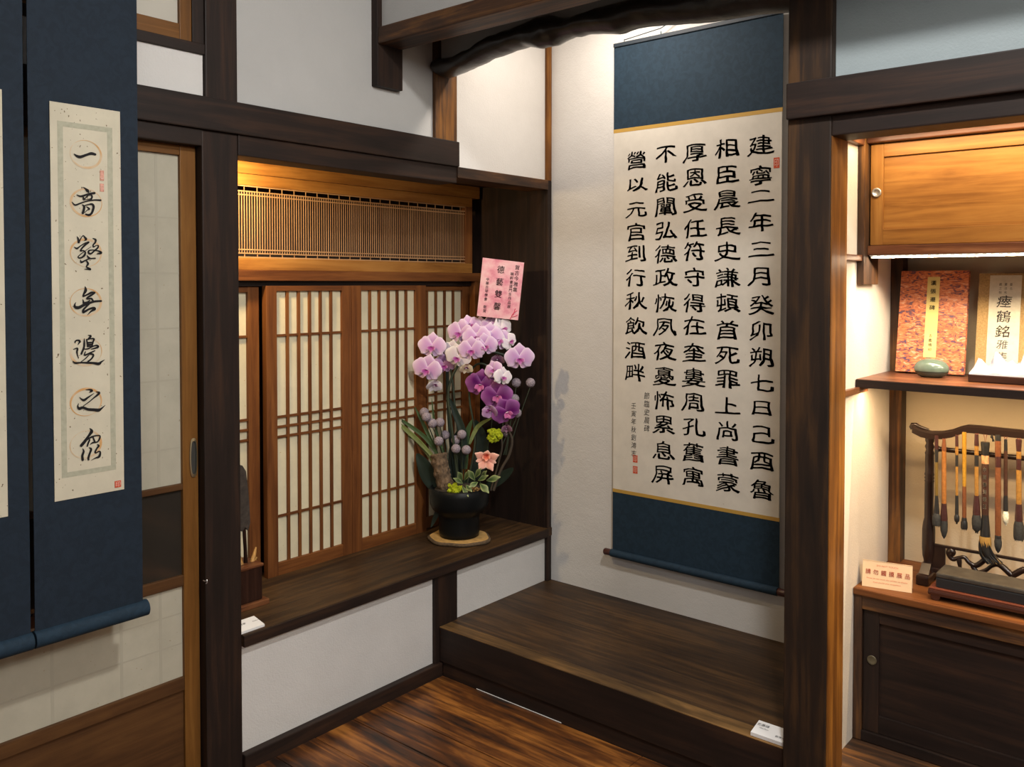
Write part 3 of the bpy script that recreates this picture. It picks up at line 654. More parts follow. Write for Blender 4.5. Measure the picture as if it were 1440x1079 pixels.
chars = [
 (187, [[(170, 535, 22), (240, 585, 62), (330, 605, 74), (480, 555, 62), (600, 520, 70), (700, 545, 60)]]),
 (255, [[(395, 150, 14), (450, 185, 40), (505, 240, 80), (530, 270, 50)], [(235, 345, 20), (330, 380, 48), (450, 350, 50), (560, 315, 50), (680, 300, 62)],
        [(395, 400, 30), (415, 450, 66)], [(440, 440, 30), (520, 360, 34), (600, 350, 40), (620, 400, 46), (600, 450, 40)], [(440, 465, 20), (520, 455, 22), (600, 440, 34)],
        [(115, 525, 20), (160, 580, 34), (210, 600, 42), (330, 555, 36), (500, 500, 36), (680, 475, 40), (840, 480, 46)],
        [(375, 590, 20), (420, 640, 56), (410, 740, 62), (390, 800, 66)], [(420, 620, 24), (520, 590, 34), (620, 580, 52), (660, 640, 62), (640, 740, 60), (600, 820, 56), (540, 855, 60), (460, 835, 40)],
        [(480, 640, 16), (550, 700, 48), (500, 730, 24), (440, 790, 20)]]),
 (325, [[(245, 140, 14), (270, 200, 46), (285, 290, 52), (320, 220, 30), (360, 150, 26), (400, 115, 26), (440, 160, 46), (470, 210, 56), (425, 240, 12)],
        [(170, 405, 16), (240, 440, 46), (330, 375, 30), (440, 310, 34), (540, 280, 40), (450, 350, 48), (370, 430, 44), (330, 500, 40), (400, 495, 34), (450, 540, 44), (430, 610, 56), (360, 670, 44), (290, 680, 40), (270, 650, 30), (340, 580, 22), (450, 500, 18), (590, 400, 14)],
        [(640, 185, 20), (710, 220, 50), (700, 290, 46), (650, 350, 36), (660, 400, 36), (720, 370, 22), (780, 370, 30), (760, 430, 44), (680, 500, 40), (600, 570, 44), (540, 560, 50), (540, 500, 40), (620, 480, 28), (720, 490, 26), (800, 510, 40), (850, 555, 60), (740, 585, 12)],
        [(490, 615, 16), (530, 670, 52), (560, 690, 56)], [(330, 730, 16), (350, 790, 50), (440, 750, 36), (560, 700, 34), (700, 690, 36)],
        [(480, 750, 26), (520, 830, 56), (480, 900, 36), (540, 950, 56), (575, 970, 50), (430, 965, 12)]]),
 (395, [[(445, 145, 18), (460, 240, 74), (410, 340, 48), (400, 390, 44), (500, 350, 44), (600, 300, 56), (700, 300, 30), (590, 370, 52), (500, 430, 44), (500, 460, 40), (600, 450, 48), (640, 500, 50)],
        [(390, 480, 22), (410, 550, 50)], [(210, 550, 14), (180, 610, 44), (200, 670, 74), (290, 675, 80), (400, 620, 70), (560, 560, 60), (700, 520, 54), (850, 512, 52)],
        [(540, 590, 50), (460, 670, 48), (400, 740, 56), (400, 800, 52), (470, 760, 56), (560, 710, 50), (660, 690, 66), (690, 720, 60), (600, 770, 44), (500, 870, 10)],
        [(400, 560, 40), (500, 540, 40), (560, 500, 34)]]),
 (465, [[(190, 310, 30), (200, 270, 40), (250, 245, 36), (310, 270, 50), (260, 365, 14)], [(150, 475, 18), (250, 450, 40), (240, 540, 44), (255, 620, 30), (280, 700, 20)],
        [(425, 210, 20), (425, 330, 50), (415, 430, 50), (350, 590, 50)], [(520, 120, 14), (590, 140, 50), (520, 220, 44)], [(480, 220, 24), (500, 310, 40), (510, 400, 44)],
        [(490, 235, 24), (600, 205, 32), (670, 215, 46), (640, 300, 44), (620, 400, 36)], [(520, 310, 40), (600, 300, 40)], [(510, 360, 44), (610, 350, 40)], [(510, 400, 34), (610, 395, 34)],
        [(400, 470, 22), (520, 460, 34), (640, 400, 34), (740, 375, 40), (770, 420, 50), (600, 470, 20)], [(455, 530, 20), (430, 620, 36), (540, 580, 40), (690, 510, 30)],
        [(545, 590, 30), (640, 600, 46), (650, 650, 46), (590, 730, 40), (520, 780, 40)], [(540, 620, 24), (440, 720, 26), (330, 800, 20)],
        [(135, 775, 18), (200, 820, 50), (360, 810, 36), (500, 815, 50), (650, 820, 56), (790, 840, 72), (860, 790, 44), (940, 740, 12)]]),
 (535, [[(465, 240, 14), (560, 235, 42), (620, 265, 60), (545, 310, 12)], [(310, 430, 14), (360, 480, 40), (420, 500, 64), (510, 440, 46), (590, 385, 30), (670, 330, 12)],
        [(720, 290, 14), (800, 310, 56), (770, 360, 56), (660, 450, 34), (540, 550, 26), (400, 650, 20)],
        [(280, 590, 14), (260, 660, 40), (300, 715, 74), (390, 690, 64), (520, 735, 66), (660, 745, 74), (780, 755, 84), (850, 720, 50), (955, 630, 10)]]),
 (595, [[(565, 135, 16), (610, 210, 84), (540, 320, 60), (450, 450, 74), (350, 570, 76)], [(500, 420, 40), (620, 350, 44), (740, 320, 34), (820, 330, 40), (800, 420, 44), (750, 480, 34), (640, 500, 40), (570, 545, 14)],
        [(560, 430, 40), (520, 520, 44), (500, 590, 36)], [(650, 370, 40), (690, 470, 40)], [(385, 650, 16), (410, 720, 50), (375, 830, 60), (385, 930, 66)],
        [(545, 625, 16), (600, 660, 50), (560, 780, 50), (530, 880, 52), (535, 930, 40)], [(760, 545, 20), (790, 580, 50), (740, 650, 40), (700, 740, 44), (720, 760, 34), (790, 720, 34), (830, 740, 40), (800, 850, 62), (700, 890, 26), (600, 945, 8)]]),
]
for ci, (y0, strokes) in enumerate(chars):
    mb = MB()
    for si, s in enumerate(strokes):
        brush_stroke(mb, s, lambda a, b_, e=si: atX(95 + a / 18, y0 + b_ / 18, Xc + e * 0.00003))
    mb.build('brushed_character', INK, n1s)
    # printed ring behind the character
    cpt = atX(95 + 470 / 18, y0 + 545 / 18, GX + 0.0036); ry = (atX(95 + 880 / 18, y0 + 30, GX).y - atX(95 + 60 / 18, y0 + 30, GX).y) / 2; rz = 0.036
    mb = MB(); n = 40
    o = []; ii = []
    for k in range(n):
        a = 2 * math.pi * k / n; wv = 0.10 + 0.06 * math.sin(a * 1 + ci * 2 + 2.5)
        o.append(cpt + Vector((0, math.cos(a) * ry, math.sin(a) * rz))); ii.append(cpt + Vector((0, math.cos(a) * ry * (1 - wv), math.sin(a) * rz * (1 - wv))))
    mb.poly(o + ii, [(k, (k + 1) % n, n + (k + 1) % n, n + k) for k in range(n)])
    mb.build('printed_ring', RING, n1s)
for px, py, wy, hz, ch in ((143.5, 247, 0.010, 0.026, '山'), (143.5, 264, 0.010, 0.020, '印'), (166, 681, 0.0165, 0.017, '印')):
    p = atX(px, py, GX + 0.0042)
    se = MB().box(GX + 0.002, GX + 0.0042, p.y - wy / 2, p.y + wy / 2, p.z - hz / 2, p.z + hz / 2).build('seal', SEAL if py > 300 else plain('seal_faint', (0.62, 0.30, 0.22), 0.9, var=0.3, vs=200), n1s)
    mb = MB(); put(mb, ch, (GX + 0.0046, p.y, p.z), (0, 1, 0), (0, 0, 1), wy * 0.75, hz * 0.75, jit=0.05); mb.build('seal_lines', plain('seal_pale', (0.75, 0.5, 0.42), 0.8), se)

# ---------------- caption cards
def card(name, label, quad, z, th, lines):
    """quad: front-left, front-right, back-right, back-left on the table at z; back edge a little higher"""
    q = [Vector((p[0], p[1], z)) for p in quad]; c = sum(q, Vector()) / 4
    t = thing(name, label, 'card', (c.x, c.y, z))
    up_ = [p + Vector((0, 0, th)) for p in q[:2]] + [p + Vector((0, 0, th + 0.012)) for p in q[2:]]
    MB().hexa([p for p in q] + up_).build('card_block', WHITE, t)
    u = (q[1] - q[0]).normalized(); v = (up_[3] - up_[0]).normalized(); n = u.cross(v)
    L = (q[1] - q[0]).length; D = (up_[3] - up_[0]).length
    for s, fx, fy, h in lines:
        mb = MB(); latin(mb, s, up_[0] + u * L * fx + v * D * fy + n * 0.0006, u, v, h, 0.0, 1.0)
        mb.build('print', plain('print_grey', (0.12, 0.12, 0.13), 0.8), t)
    return t
card('caption_card', 'white caption card on the edge of the tokonoma floor, beside the pillar',
     [(1.262, -0.698), (1.366, -0.698), (1.366, -0.640), (1.262, -0.640)], 0.188, 0.010,
     [('史晨碑', 0.20, 0.72, 0.011), ('100x70cm', 0.27, 0.50, 0.006), ('劉鴻志', 0.78, 0.28, 0.008)])
c2 = atZ(376, 882, 0.423)
card('caption_card', 'white caption card on the bay sill, beside the dark pillar',
     [(-0.004, -1.580), (-0.004, -1.480), (-0.060, -1.462), (-0.060, -1.580)][0:1] + [(-0.004, -1.478), (-0.062, -1.478), (-0.062, -1.556)], 0.421, 0.008,
     [('一音聲', 0.26, 0.6, 0.009), ('30x8cm', 0.75, 0.55, 0.006)])

# ---------------- ornament in a wooden box, at the pillar end of the sill
og = thing('driftwood_ornament', 'dark slender ornament on a stem in a brown wooden box, beside the pillar', 'ornament', (-0.22, -1.45, 0.421))
MB().box(-0.285, -0.160, -1.555, -1.352, 0.421, 0.440, bev=0.004).build('plinth', wood('red', 'y'), og)
MB().box(-0.275, -0.172, -1.545, -1.372, 0.440, 0.560, bev=0.004).build('wooden_box', wood('rose', 'z'), og)
MB().box(-0.279, -0.168, -1.549, -1.368, 0.552, 0.562, bev=0.003).build('box_rim', wood('red', 'y'), og)
pa = [atX(*p, -0.20) for p in [(330, 660), (334, 653), (341, 655), (346, 663), (349, 690), (351, 715), (352, 735), (349, 746), (345, 742), (341, 748), (334, 742), (326, 735), (325, 690)]]
MB().slab(pa, (1, 0, 0), 0.022).build('carved_blade', plain('dark_husk', (0.045, 0.034, 0.026), 0.7, var=0.4, vs=60, bmp=0.6), og)
MB().tube([atX(343, 742, -0.21), atX(345, 775, -0.215), atX(346, 803, -0.22)], [0.006, 0.006, 0.008], 8).build('stem', wood('rose'), og)
mb = MB()
for pts in ([(352, 803), (355, 790), (358, 778), (360, 770)], [(350, 803), (351, 795), (356, 792), (361, 784)], [(354, 804), (348, 798), (345, 796)], [(340, 803), (338, 792), (336, 782)], [(343, 803), (340, 798), (337, 795)]):
    mb.tube([atX(*p, -0.205 - 0.01 * i) for i, p in enumerate(pts)], [0.011, 0.009, 0.006, 0.003][:len(pts)], 7)
mb.build('golden_root', plain('golden_root', (0.42, 0.22, 0.06), 0.6, var=0.4, vs=60, bmp=0.4), og)

# ---------------- orchid arrangement
DEP = 3.70
potc = Vector((-0.185, -0.398, 0.0))
sl = thing('wood_slice', 'golden log slice with rough bark edge under the black flower pot', 'stand', (potc.x, potc.y, 0.421))
wobf = lambda a: 1 + 0.05 * math.sin(3 * a + 1) + 0.03 * math.sin(7 * a) + 0.04 * math.sin(2 * a + 2)
MB().lathe((potc.x, potc.y, 0.421), [(0.118, 0), (0.130, 0.003), (0.132, 0.012), (0.124, 0.0155)], 48, wob=wobf).build('bark_edge', plain('bark', (0.10, 0.065, 0.035), 0.9, var=0.5, vs=90, bmp=0.8), sl)
MB().lathe((potc.x, potc.y, 0.4362), [(0.122, 0), (0.123, 0.0008), (0.121, 0.0012)], 48, wob=wobf).build('cut_face', plain('cut_wood', (0.50, 0.30, 0.10), 0.7, var=0.25, vs=60), sl)
oa = thing('orchid_arrangement', 'black pot of pink and purple orchids with lilac flower balls', 'flowers', (potc.x, potc.y, 0.4375))
PZ = 0.4375
pot = MB().lathe((potc.x, potc.y, PZ), [(0.070, 0), (0.083, 0.004), (0.086, 0.02), (0.086, 0.085), (0.092, 0.10), (0.112, 0.115), (0.124, 0.14), (0.127, 0.18), (0.124, 0.205), (0.119, 0.208), (0.116, 0.196), (0.05, 0.190), (0.001, 0.189)], 40).build('pot', BLACK, oa)
def pd(px, py, off=0.0): return atD(px, py, DEP + off)
CAMN = -_f0  # towards the viewer's side of the room
GREEN = plain('leaf_green', (0.045, 0.085, 0.03), 0.4, var=0.3, vs=30)
DGREEN = plain('leaf_dark', (0.014, 0.026, 0.018), 0.35)
LGREEN = plain('leaf_light', (0.16, 0.20, 0.06), 0.5, var=0.3, vs=40)
def leaf(mat, pts, wid, name='leaf', fold=0.2):
    p = [pd(*q) for q in pts]; s = [Vector(q) for q in spline([tuple(q) for q in p], 5)]; m = len(s); mb = MB(); vs = []
    for i, q in enumerate(s):
        t = (s[min(i + 1, m - 1)] - s[max(i - 1, 0)]).normalized(); sd = t.cross(CAMN)
        sd = sd.normalized() if sd.length > 1e-4 else RT
        f = i / (m - 1); ww = wid * math.sin(math.pi * (0.12 + 0.87 * f)) ** 0.8
        for e in (-1, -0.5, 0, 0.5, 1): vs.append(q + sd * ww * e - CAMN * (abs(e) < 0.4) * ww * fold)
    fs = [(i * 5 + k, i * 5 + k + 1, (i + 1) * 5 + k + 1, (i + 1) * 5 + k) for i in range(m - 1) for k in range(4)]
    n0 = len(vs); vs2 = vs + [v - CAMN * 0.0012 for v in vs]
    mb.poly(vs2, fs + [tuple(i + n0 for i in reversed(f)) for f in fs], True)
    return mb.build(name, mat, oa)
def stem(pts, r, mat, name='stem'):
    p = [tuple(pd(*q)) for q in pts]; MB().tube([Vector(q) for q in spline(p, 5)], r, 7).build(name, mat, oa)
# stems and long leaves
SG = plain('stem_green', (0.030, 0.042, 0.022), 0.5)
stem([(646, 695, .0), (640, 640, 0), (634, 590, 0), (630, 560, 0), (634, 535, 0), (646, 512, 0), (662, 500, .0), (690, 495, 0), (712, 500, 0)], 0.0055, SG)
stem([(650, 695, .03), (648, 640, .03), (640, 575, .03), (634, 520, .03), (622, 500, .03), (606, 500, .02)], 0.005, SG)
stem([(655, 690, .02), (668, 620, .03), (660, 560, .03), (664, 520, .02), (680, 512, .0), (700, 530, 0), (712, 560, 0), (716, 585, 0)], 0.0045, SG)
stem([(641, 695, .05), (632, 600, .06), (628, 500, .05)], 0.0075, DGREEN)
for pts, w_, mm in (([(616, 650, 0), (590, 622, 0), (568, 602, 0), (552, 589, 0)], .010, LGREEN), ([(618, 645, 0), (600, 618, 0), (575, 598, 0), (556, 586, 0)], .009, GREEN),
                    ([(620, 650, .01), (604, 615, .01), (592, 590, .01), (583, 572, .01)], .008, GREEN), ([(612, 655, .02), (585, 620, .02), (565, 612, .02)], .005, LGREEN),
                    ([(625, 640, .01), (612, 600, .01), (607, 560, .0)], .005, GREEN), ([(650, 660, .02), (652, 615, .02), (640, 580, .02), (632, 560, .02)], .016, DGREEN),
                    ([(655, 660, .03), (656, 615, .03), (664, 590, .02)], .013, GREEN), ([(660, 625, .02), (672, 600, .02), (692, 588, .0)], .009, LGREEN),
                    ([(626, 700, .02), (606, 675, .01), (596, 655, 0), (586, 638, 0)], .034, DGREEN), ([(640, 700, .05), (672, 660, .06), (678, 620, .06), (668, 590, .05)], .03, DGREEN),
                    ([(680, 690, .02), (705, 672, .0), (722, 658, -.02)], .022, DGREEN), ([(632, 700, .0), (618, 716, -.02), (606, 742, -.02)], .013, DGREEN),
                    ([(645, 690, .05), (640, 640, .06), (648, 600, .06)], .03, DGREEN)):
    leaf(mm, pts, w_)
# ball flowers
_bm = bmesh.new(); bmesh.ops.create_icosphere(_bm, subdivisions=4, radius=1.0); ballv = [v.co.copy() for v in _bm.verts]; ballf = [tuple(v.index for v in f.verts) for f in _bm.faces]; _bm.free()
mb = MB(); R_ = 0.0195
mb.poly([v * R_ * (1 + 0.07 * noise.noise(v * 14) + 0.03 * noise.noise(v * 40)) for v in ballv], ballf, True)
BALL = plain('lilac_ball', (0.32, 0.27, 0.31), 0.9, 0.1, var=0.6, vs=300, bmp=1.0)
ball0 = None
for (px, py, off, tx, ty) in ((596.5, 580, .0, 616, 640), (599.5, 586.5, -.03, 618, 645), (608, 595.5, -.02, 622, 640), (618.7, 594.3, -.01, 626, 640), (626, 612, .03, 630, 650), (617, 620.6, -.04, 624, 645),
                            (649.4, 611.2, .0, 650, 680), (641, 619, .02, 645, 680), (641.2, 631.3, -.02, 646, 685), (655.8, 633, -.03, 652, 685), (726, 538.4, .0, 712, 640), (746, 538.4, .01, 714, 640), (710, 550.5, .03, 705, 640), (723.6, 561, -.01, 710, 640), (727, 581, .0, 708, 640), (712, 608, .02, 700, 650)):
    c = pd(px, py, off)
    if ball0 is None:
        ball0 = MB(); ball0.poly([v + c for v in mb.v], mb.f, True); ball0 = ball0.build('ball_flower', BALL, oa); cb = c.copy()
    else:
        o = ball0.copy(); COL.objects.link(o); o.parent = oa; o.location = c - cb
    e = pd(tx, ty, 0.01); MB().tube([c - Vector((0, 0, 0.015)), (c + e) / 2 + Vector((0, 0, 0.005)), e], 0.0022, 5).build('stem', SG, oa)
# orchid flowers
PETM = vcol('orchid_petal', 0.55, 0.3, sub=0.12)
def petal(mb, cols, c, d, nrm, L, W, cin, cout, cup=0.15, tipw=0.75, back=False, ruf=0.0):
    d = d.normalized(); side = d.cross(nrm).normalized(); ns, ntt = 7, 8; base = len(mb.v); vs = []; fs = []
    for i in range(ns + 1):
        s = i / ns; prof = max(0.0, 1 - abs((s - 0.54) / 0.56) ** 2.6) ** 0.5 * (0.45 + 0.55 * min(1, s * 2.2)) if tipw < 0.8 else max(0.0, 1 - abs((s - 0.55) / 0.50) ** 2.2) ** 0.6 * (0.4 + 0.6 * min(1, s * 2)) + 0.12 * (1 - s)
        for j in range(ntt + 1):
            t = -1 + 2 * j / ntt; ww = W * prof
            end = L * (s - 0.10 * s * s * t * t * 2)
            p = c + d * end + side * ww * t + nrm * (cup * L * (math.sin(math.pi * s * 0.8) * 0.5 - 0.35 * s * s) - cup * W * 0.5 * t * t + ruf * L * math.sin(9 * t + 5 * s) * s)
            vs.append(p)
            e = max(abs(t) ** 2.2 * 0.95, s ** 3.0); v = 0.06 * math.sin(t * 22) * (1 - e)
            cols.append(tuple(max(0, min(1, a * (1 - e) + b * e + v * 0.35)) for a, b in zip(cin, cout)))
    for i in range(ns):
        for j in range(ntt):
            a = i * (ntt + 1) + j; fs.append((a, a + 1, a + ntt + 2, a + ntt + 1))
    mb.poly(vs, fs, True)
PALE = ((0.56, 0.30, 0.60), (0.80, 0.66, 0.80)); DEEP = ((0.12, 0.004, 0.12), (0.36, 0.12, 0.36)); WHT = ((0.72, 0.62, 0.70), (0.84, 0.80, 0.80)); MAUV = ((0.42, 0.20, 0.46), (0.60, 0.42, 0.62)); CREAM = ((0.74, 0.60, 0.40), (0.80, 0.70, 0.54)); DUSK = ((0.28, 0.12, 0.22), (0.42, 0.26, 0.32))
def orchid(px, py, off, size, pal, tx=0.0, ty=0.0, roll=0.0, closed=0.0):
    c = pd(px, py, off); n = (CAMN + RT * tx + UZ * ty).normalized()
    u = (UZ - n * UZ.dot(n)).normalized(); r = u.cross(n).normalized() * -1
    r = n.cross(u) * -1
    rr = Matrix.Rotation(math.radians(roll), 3, n); u = rr @ u; r = rr @ r
    S = size / 333.0 / 2 * 1.06
    mb = MB(); cs = []
    for ang, L in ((90, 1.0), (215, 0.95), (325, 0.95)):
        a = math.radians(ang); d = r * math.cos(a) + u * math.sin(a) + n * closed
        petal(mb, cs, c - n * 0.006, d, n, S * L, S * 0.45, pal[0], pal[1], 0.12, 0.9)
    fl_ = mb.build('orchid_flower', PETM, oa, cols=cs)
    for sgn in (-1, 1):
        mb = MB(); cs = []; d = r * sgn * 1.0 + u * 0.12 + n * closed
        petal(mb, cs, c - r * sgn * 0.002, d, n, S * 1.06, S * 0.62, pal[0], pal[1], 0.16, 0.72)
        mb.build('petal', PETM, fl_, cols=cs)
    mb = MB(); cs = []; lc_ = (0.32, 0.03, 0.25) if pal[0][1] > 0.1 else (0.5, 0.12, 0.30)
    for ang in (200, 270, 340):
        a = math.radians(ang); petal(mb, cs, c + n * 0.004 - u * S * 0.05, r * math.cos(a) * 0.7 + u * math.sin(a) + n * 0.75, n, S * 0.48, S * 0.17, lc_, tuple(0.5 * (a + b) for a, b in zip(pal[1], lc_)), 0.3)
    petal(mb, cs, c + n * 0.004, n + u * 0.2, u, S * 0.24, S * 0.10, (0.7, 0.45, 0.65), (0.8, 0.7, 0.75), 0.2)
    mb.build('lip', PETM, fl_, cols=cs)
for a in ((607.5, 487, -.02, 38, PALE, -.1, 0, -4), (600.5, 519, -.05, 40, PALE, -.15, -.1, -14), (624, 513, .02, 32, MAUV, .1, -.2, 8), (647, 468, .0, 38, PALE, -.35, .1, -12),
          (660, 458, .03, 34, PALE, .1, .5, 10), (675, 460, .04, 34, PALE, .0, .5, 0), (690, 458, .04, 30, PALE, .2, .5, 14), (670, 474, -.03, 38, PALE, -.1, .1, 4), (688, 473, -.02, 38, PALE, .1, .1, -6),
          (663, 492, -.06, 36, PALE, -.05, -.05, 0), (682, 486, -.05, 34, PALE, .1, .0, 6), (700, 478, -.01, 38, PALE, .3, .1, 4), (706, 462, .02, 32, WHT, .6, .2, 24),
          (644, 502, -.04, 36, WHT, -.2, -.15, -18), (635, 492, .0, 28, WHT, -.5, 0, -8), (730.5, 503.5, -.04, 40, PALE, .15, -.05, 0), (716, 480, .0, 26, WHT, .7, .2, 35),
          (676, 541, -.02, 42, DEEP, -.2, -.05, -6), (699, 557, -.04, 42, DEEP, .0, .0, 8), (712, 579, -.06, 40, DEEP, .3, -.2, 28), (694, 520, -.05, 27, PALE, -.5, .2, 24), (707, 530, -.07, 27, WHT, .5, .1, -12)):
    orchid(*a)
orchid(610, 540, -.04, 26, WHT, .3, -.9, 160, .5); orchid(655, 516, -.07, 22, CREAM, .2, -.9, 170, .6); orchid(699, 503, .0, 24, DUSK, .1, -.9, 180, .7); orchid(712, 600, -.03, 20, DUSK, .1, -.9, 180, .8); orchid(690, 577, -.07, 26, MAUV, -.3, -.5, 200, .5)
# peach cymbidium
PE = ((0.82, 0.36, 0.27), (0.86, 0.56, 0.46)); c = pd(684, 645, -.08); n = CAMN
mb = MB(); cs = []
for ang, L in ((80, .7), (20, 1.05), (150, 1.0), (235, 1.0), (300, 1.0), (190, .8), (340, .8)):
    a = math.radians(ang); petal(mb, cs, c, RT * math.cos(a) + UZ * math.sin(a) + n * 0.45, n, 0.060 * L, 0.017, PE[0], PE[1], 0.25, 0.9)
fl_ = mb.build('peach_flower', PETM, oa, cols=cs)
mb = MB(); cs = []
for ang in (60, 120, 200, 270, 340):
    a = math.radians(ang); petal(mb, cs, c + n * 0.006 + UZ * 0.012, RT * math.cos(a) * 0.7 + UZ * math.sin(a) * 0.8 + n * 0.9, n, 0.028, 0.011, (0.70, 0.14, 0.08), (0.85, 0.45, 0.32), 0.3)
mb.build('lip', PETM, fl_, cols=cs)
# bark, moss, twig, small variegated leaves
p0, p1, p2 = pd(617, 638, -.02), pd(622, 668, -.03), pd(634, 702, -.04)
mb = MB(); bp = [Vector(q) for q in spline([tuple(p0), tuple(p1), tuple(p2)], 14)]; mb.tube(bp, [0.032 + 0.002 * math.sin(k * 1.1) for k in range(len(bp))], 40)
for v in mb.v: v += Vector((noise.noise(Vector((v.x * 160, v.y * 160, v.z * 45))), noise.noise(Vector((v.x * 160 + 9, v.y * 160, v.z * 45))), 0)) * 0.0085
mb.build('bark_log', plain('bark_light', (0.13, 0.085, 0.05), 0.9, var=0.7, vs=75, bmp=1.0), oa)
MOSS = plain('moss', (0.36, 0.42, 0.02), 0.9, 0.1, var=0.45, vs=160, bmp=0.8)
for (px, py, off, r) in ((640, 689, -.10, .036), (694, 612, -.03, .036)):
    c = pd(px, py, off); mb = MB()
    for q in range(34):
        d = Vector((random.gauss(0, 1), random.gauss(0, 1), random.gauss(0, 1))).normalized() * r * random.uniform(0.3, 0.8); s = random.uniform(0.007, 0.013)
        bm = bmesh.new(); bmesh.ops.create_icosphere(bm, subdivisions=2, radius=s)
        for v in bm.verts: v.co = v.co * (1 + 0.6 * noise.noise(v.co * 260 + d * 50)) + c + d
        mb.bm(bm)
    o = mb.build('moss_tuft', MOSS, oa); o['kind'] = 'stuff'
stem([(694, 690, .0), (705, 660, .0), (716, 640, .0), (720, 618, .0), (712, 600, .0), (716, 585, .01)], 0.006, plain('twig', (0.05, 0.035, 0.022), 0.8), 'twig')
stem([(690, 690, .0), (700, 655, .0), (706, 630, -.0), (704, 612, .0)], 0.004, plain('twig', (0.05, 0.035, 0.022), 0.8), 'twig')
VG = vcol('variegated', 0.45, 0.4)
for (a, b, wd) in (((650, 676), (645, 666), .012), ((651, 680), (640, 674), .010), ((653, 676), (659, 664), .010), ((668, 676), (660, 664), .012), ((668, 672), (675, 661), .011), ((672, 678), (662, 684), .011),
                   ((672, 676), (684, 670), .011), ((675, 680), (685, 691), .014), ((684, 676), (700, 672), .014), ((676, 672), (683, 664), .009), ((655, 682), (662, 690), .010), ((650, 684), (657, 696), .009)):
    p, q = pd(*a, -.10), pd(*b, -.13); mb = MB(); cs = []; d = q - p
    petal(mb, cs, p, d, (CAMN + UZ * 0.6).normalized(), d.length * 1.25, wd, (0.04, 0.085, 0.025), (0.36, 0.42, 0.18), 0.15, 0.8); mb.build('leaf', VG, oa, cols=cs)
soil = MB(); soil.lathe((potc.x, potc.y, PZ + 0.188), [(0.112, 0), (0.10, 0.012), (0.05, 0.024), (0.001, 0.026)], 30); soil.build('soil', plain('soil', (0.03, 0.022, 0.015), 0.95, var=0.5, vs=80, bmp=1.0), oa)
mb = MB()
for q in range(14):
    c = pd(random.uniform(664, 684), random.uniform(688, 692), -.10); mb.tube([c, c + Vector((random.uniform(-.01, .01), random.uniform(-.01, .01), 0.008))], 0.003, 5)
mb.build('wood_chips', plain('chips', (0.35, 0.20, 0.06), 0.8), oa)

# greeting card on a stick
gc = thing('greeting_card', 'pink greeting card with black vertical writing above the orchids', 'card', tuple(pd(704, 407, 0.02)))
K = [pd(678.9, 362.4, .01), pd(737.1, 369.4, .02), pd(728.5, 450.5, .02), pd(670.6, 444.4, .01)]
u = (K[1] - K[0]).normalized(); v = (K[0] - K[3]).normalized(); n = u.cross(v).normalized()
if n.dot(CAMN) < 0: n = -n
m, nt, b = nodes('pink_card', 0.6, 0.3)
n1 = tex(nt, coords(nt, (1, 1, 1)), 22, 4, 0.6); r = ramp(nt, [(0.36, (0.80, 0.50, 0.52)), (0.52, (0.76, 0.36, 0.42)), (0.68, (0.66, 0.22, 0.30))]); nt.links.new(n1.outputs[0], r.inputs[0]); nt.links.new(r.outputs[0], b.inputs['Base Color'])
MB().slab([K[3], K[2], K[1], K[0]], n, 0.002).build('card_sheet', m, gc)
W_ = (K[1] - K[0]).length; H_ = (K[0] - K[3]).length
mb = MB()
def onc(fx, fy): return K[0] + u * W_ * fx - v * H_ * fy + n * 0.0008
for s, fx, y0, y1, sz in (('德藝雙馨', 0.46, 0.17, 0.80, 0.030), ('賀古今雅集', 0.85, 0.10, 0.48, 0.019), ('曉軒書道門生作品展', 0.74, 0.22, 0.78, 0.014), ('中華古琴學會 敬賀', 0.17, 0.36, 0.90, 0.0135)):
    for i, ch in enumerate(s): put(mb, ch, onc(fx, y0 + (y1 - y0) * i / (len(s) - 1)), u, v, sz * 0.95, sz, off=0.006, jit=0.02, shear=0.05)
mb.build('writing', INK, gc)
mb = MB()
for pts in ([(.80, .99), (.85, .90), (.90, .86), (.95, .83)], [(.86, .92), (.88, .86), (.90, .80)], [(.84, .95), (.92, .93), (.97, .90)]):
    mb.tube([onc(*p) for p in pts], 0.0016, 5)
mb.build('printed_branch', plain('print_rose', (0.62, 0.06, 0.12), 0.8), gc)
MB().tube([(K[3] + K[2]) / 2 + v * 0.02 - n * 0.003, pd(699, 520, .03), pd(690, 610, .04), pd(672, 690, .02)], 0.002, 6).build('stick', SG, gc)

# ---------------- on the shelf
def lean_book(name, label, bx0, bx1, yb, yt, z0, h, th):
    t = thing(name, label, 'book', ((bx0 + bx1) / 2, yb, z0)); a = Vector((0, yt - yb, h)).normalized()
    H = math.hypot(h, yt - yb); nn = Vector((0, -a.z, a.y)) # outward, up
    return t, Vector((bx0, yb, z0)), a, nn
t1, o1, a1, nn1 = lean_book('album', 'album bound in orange and blue marbled brocade, leaning behind the green stone box', 1.497, 1.694, -0.168, -0.113, 1.2235, 0.317, 0.02)
def bookbox(mb, o, a, nn, x0, x1, s0, s1, d0, d1):
    P = lambda x, s, d: Vector((x, o.y, o.z)) + a * s + nn * d
    mb.hexa([P(x0, s0, d1), P(x1, s0, d1), P(x1, s0, d0), P(x0, s0, d0), P(x0, s1, d1), P(x1, s1, d1), P(x1, s1, d0), P(x0, s1, d0)]); return mb
m, nt, b = nodes('marbled_brocade', 0.42, 0.5)
mp = coords(nt, (42, 42, 110)); n1 = tex(nt, mp, 1.0, 3, 0.55, 1.6)
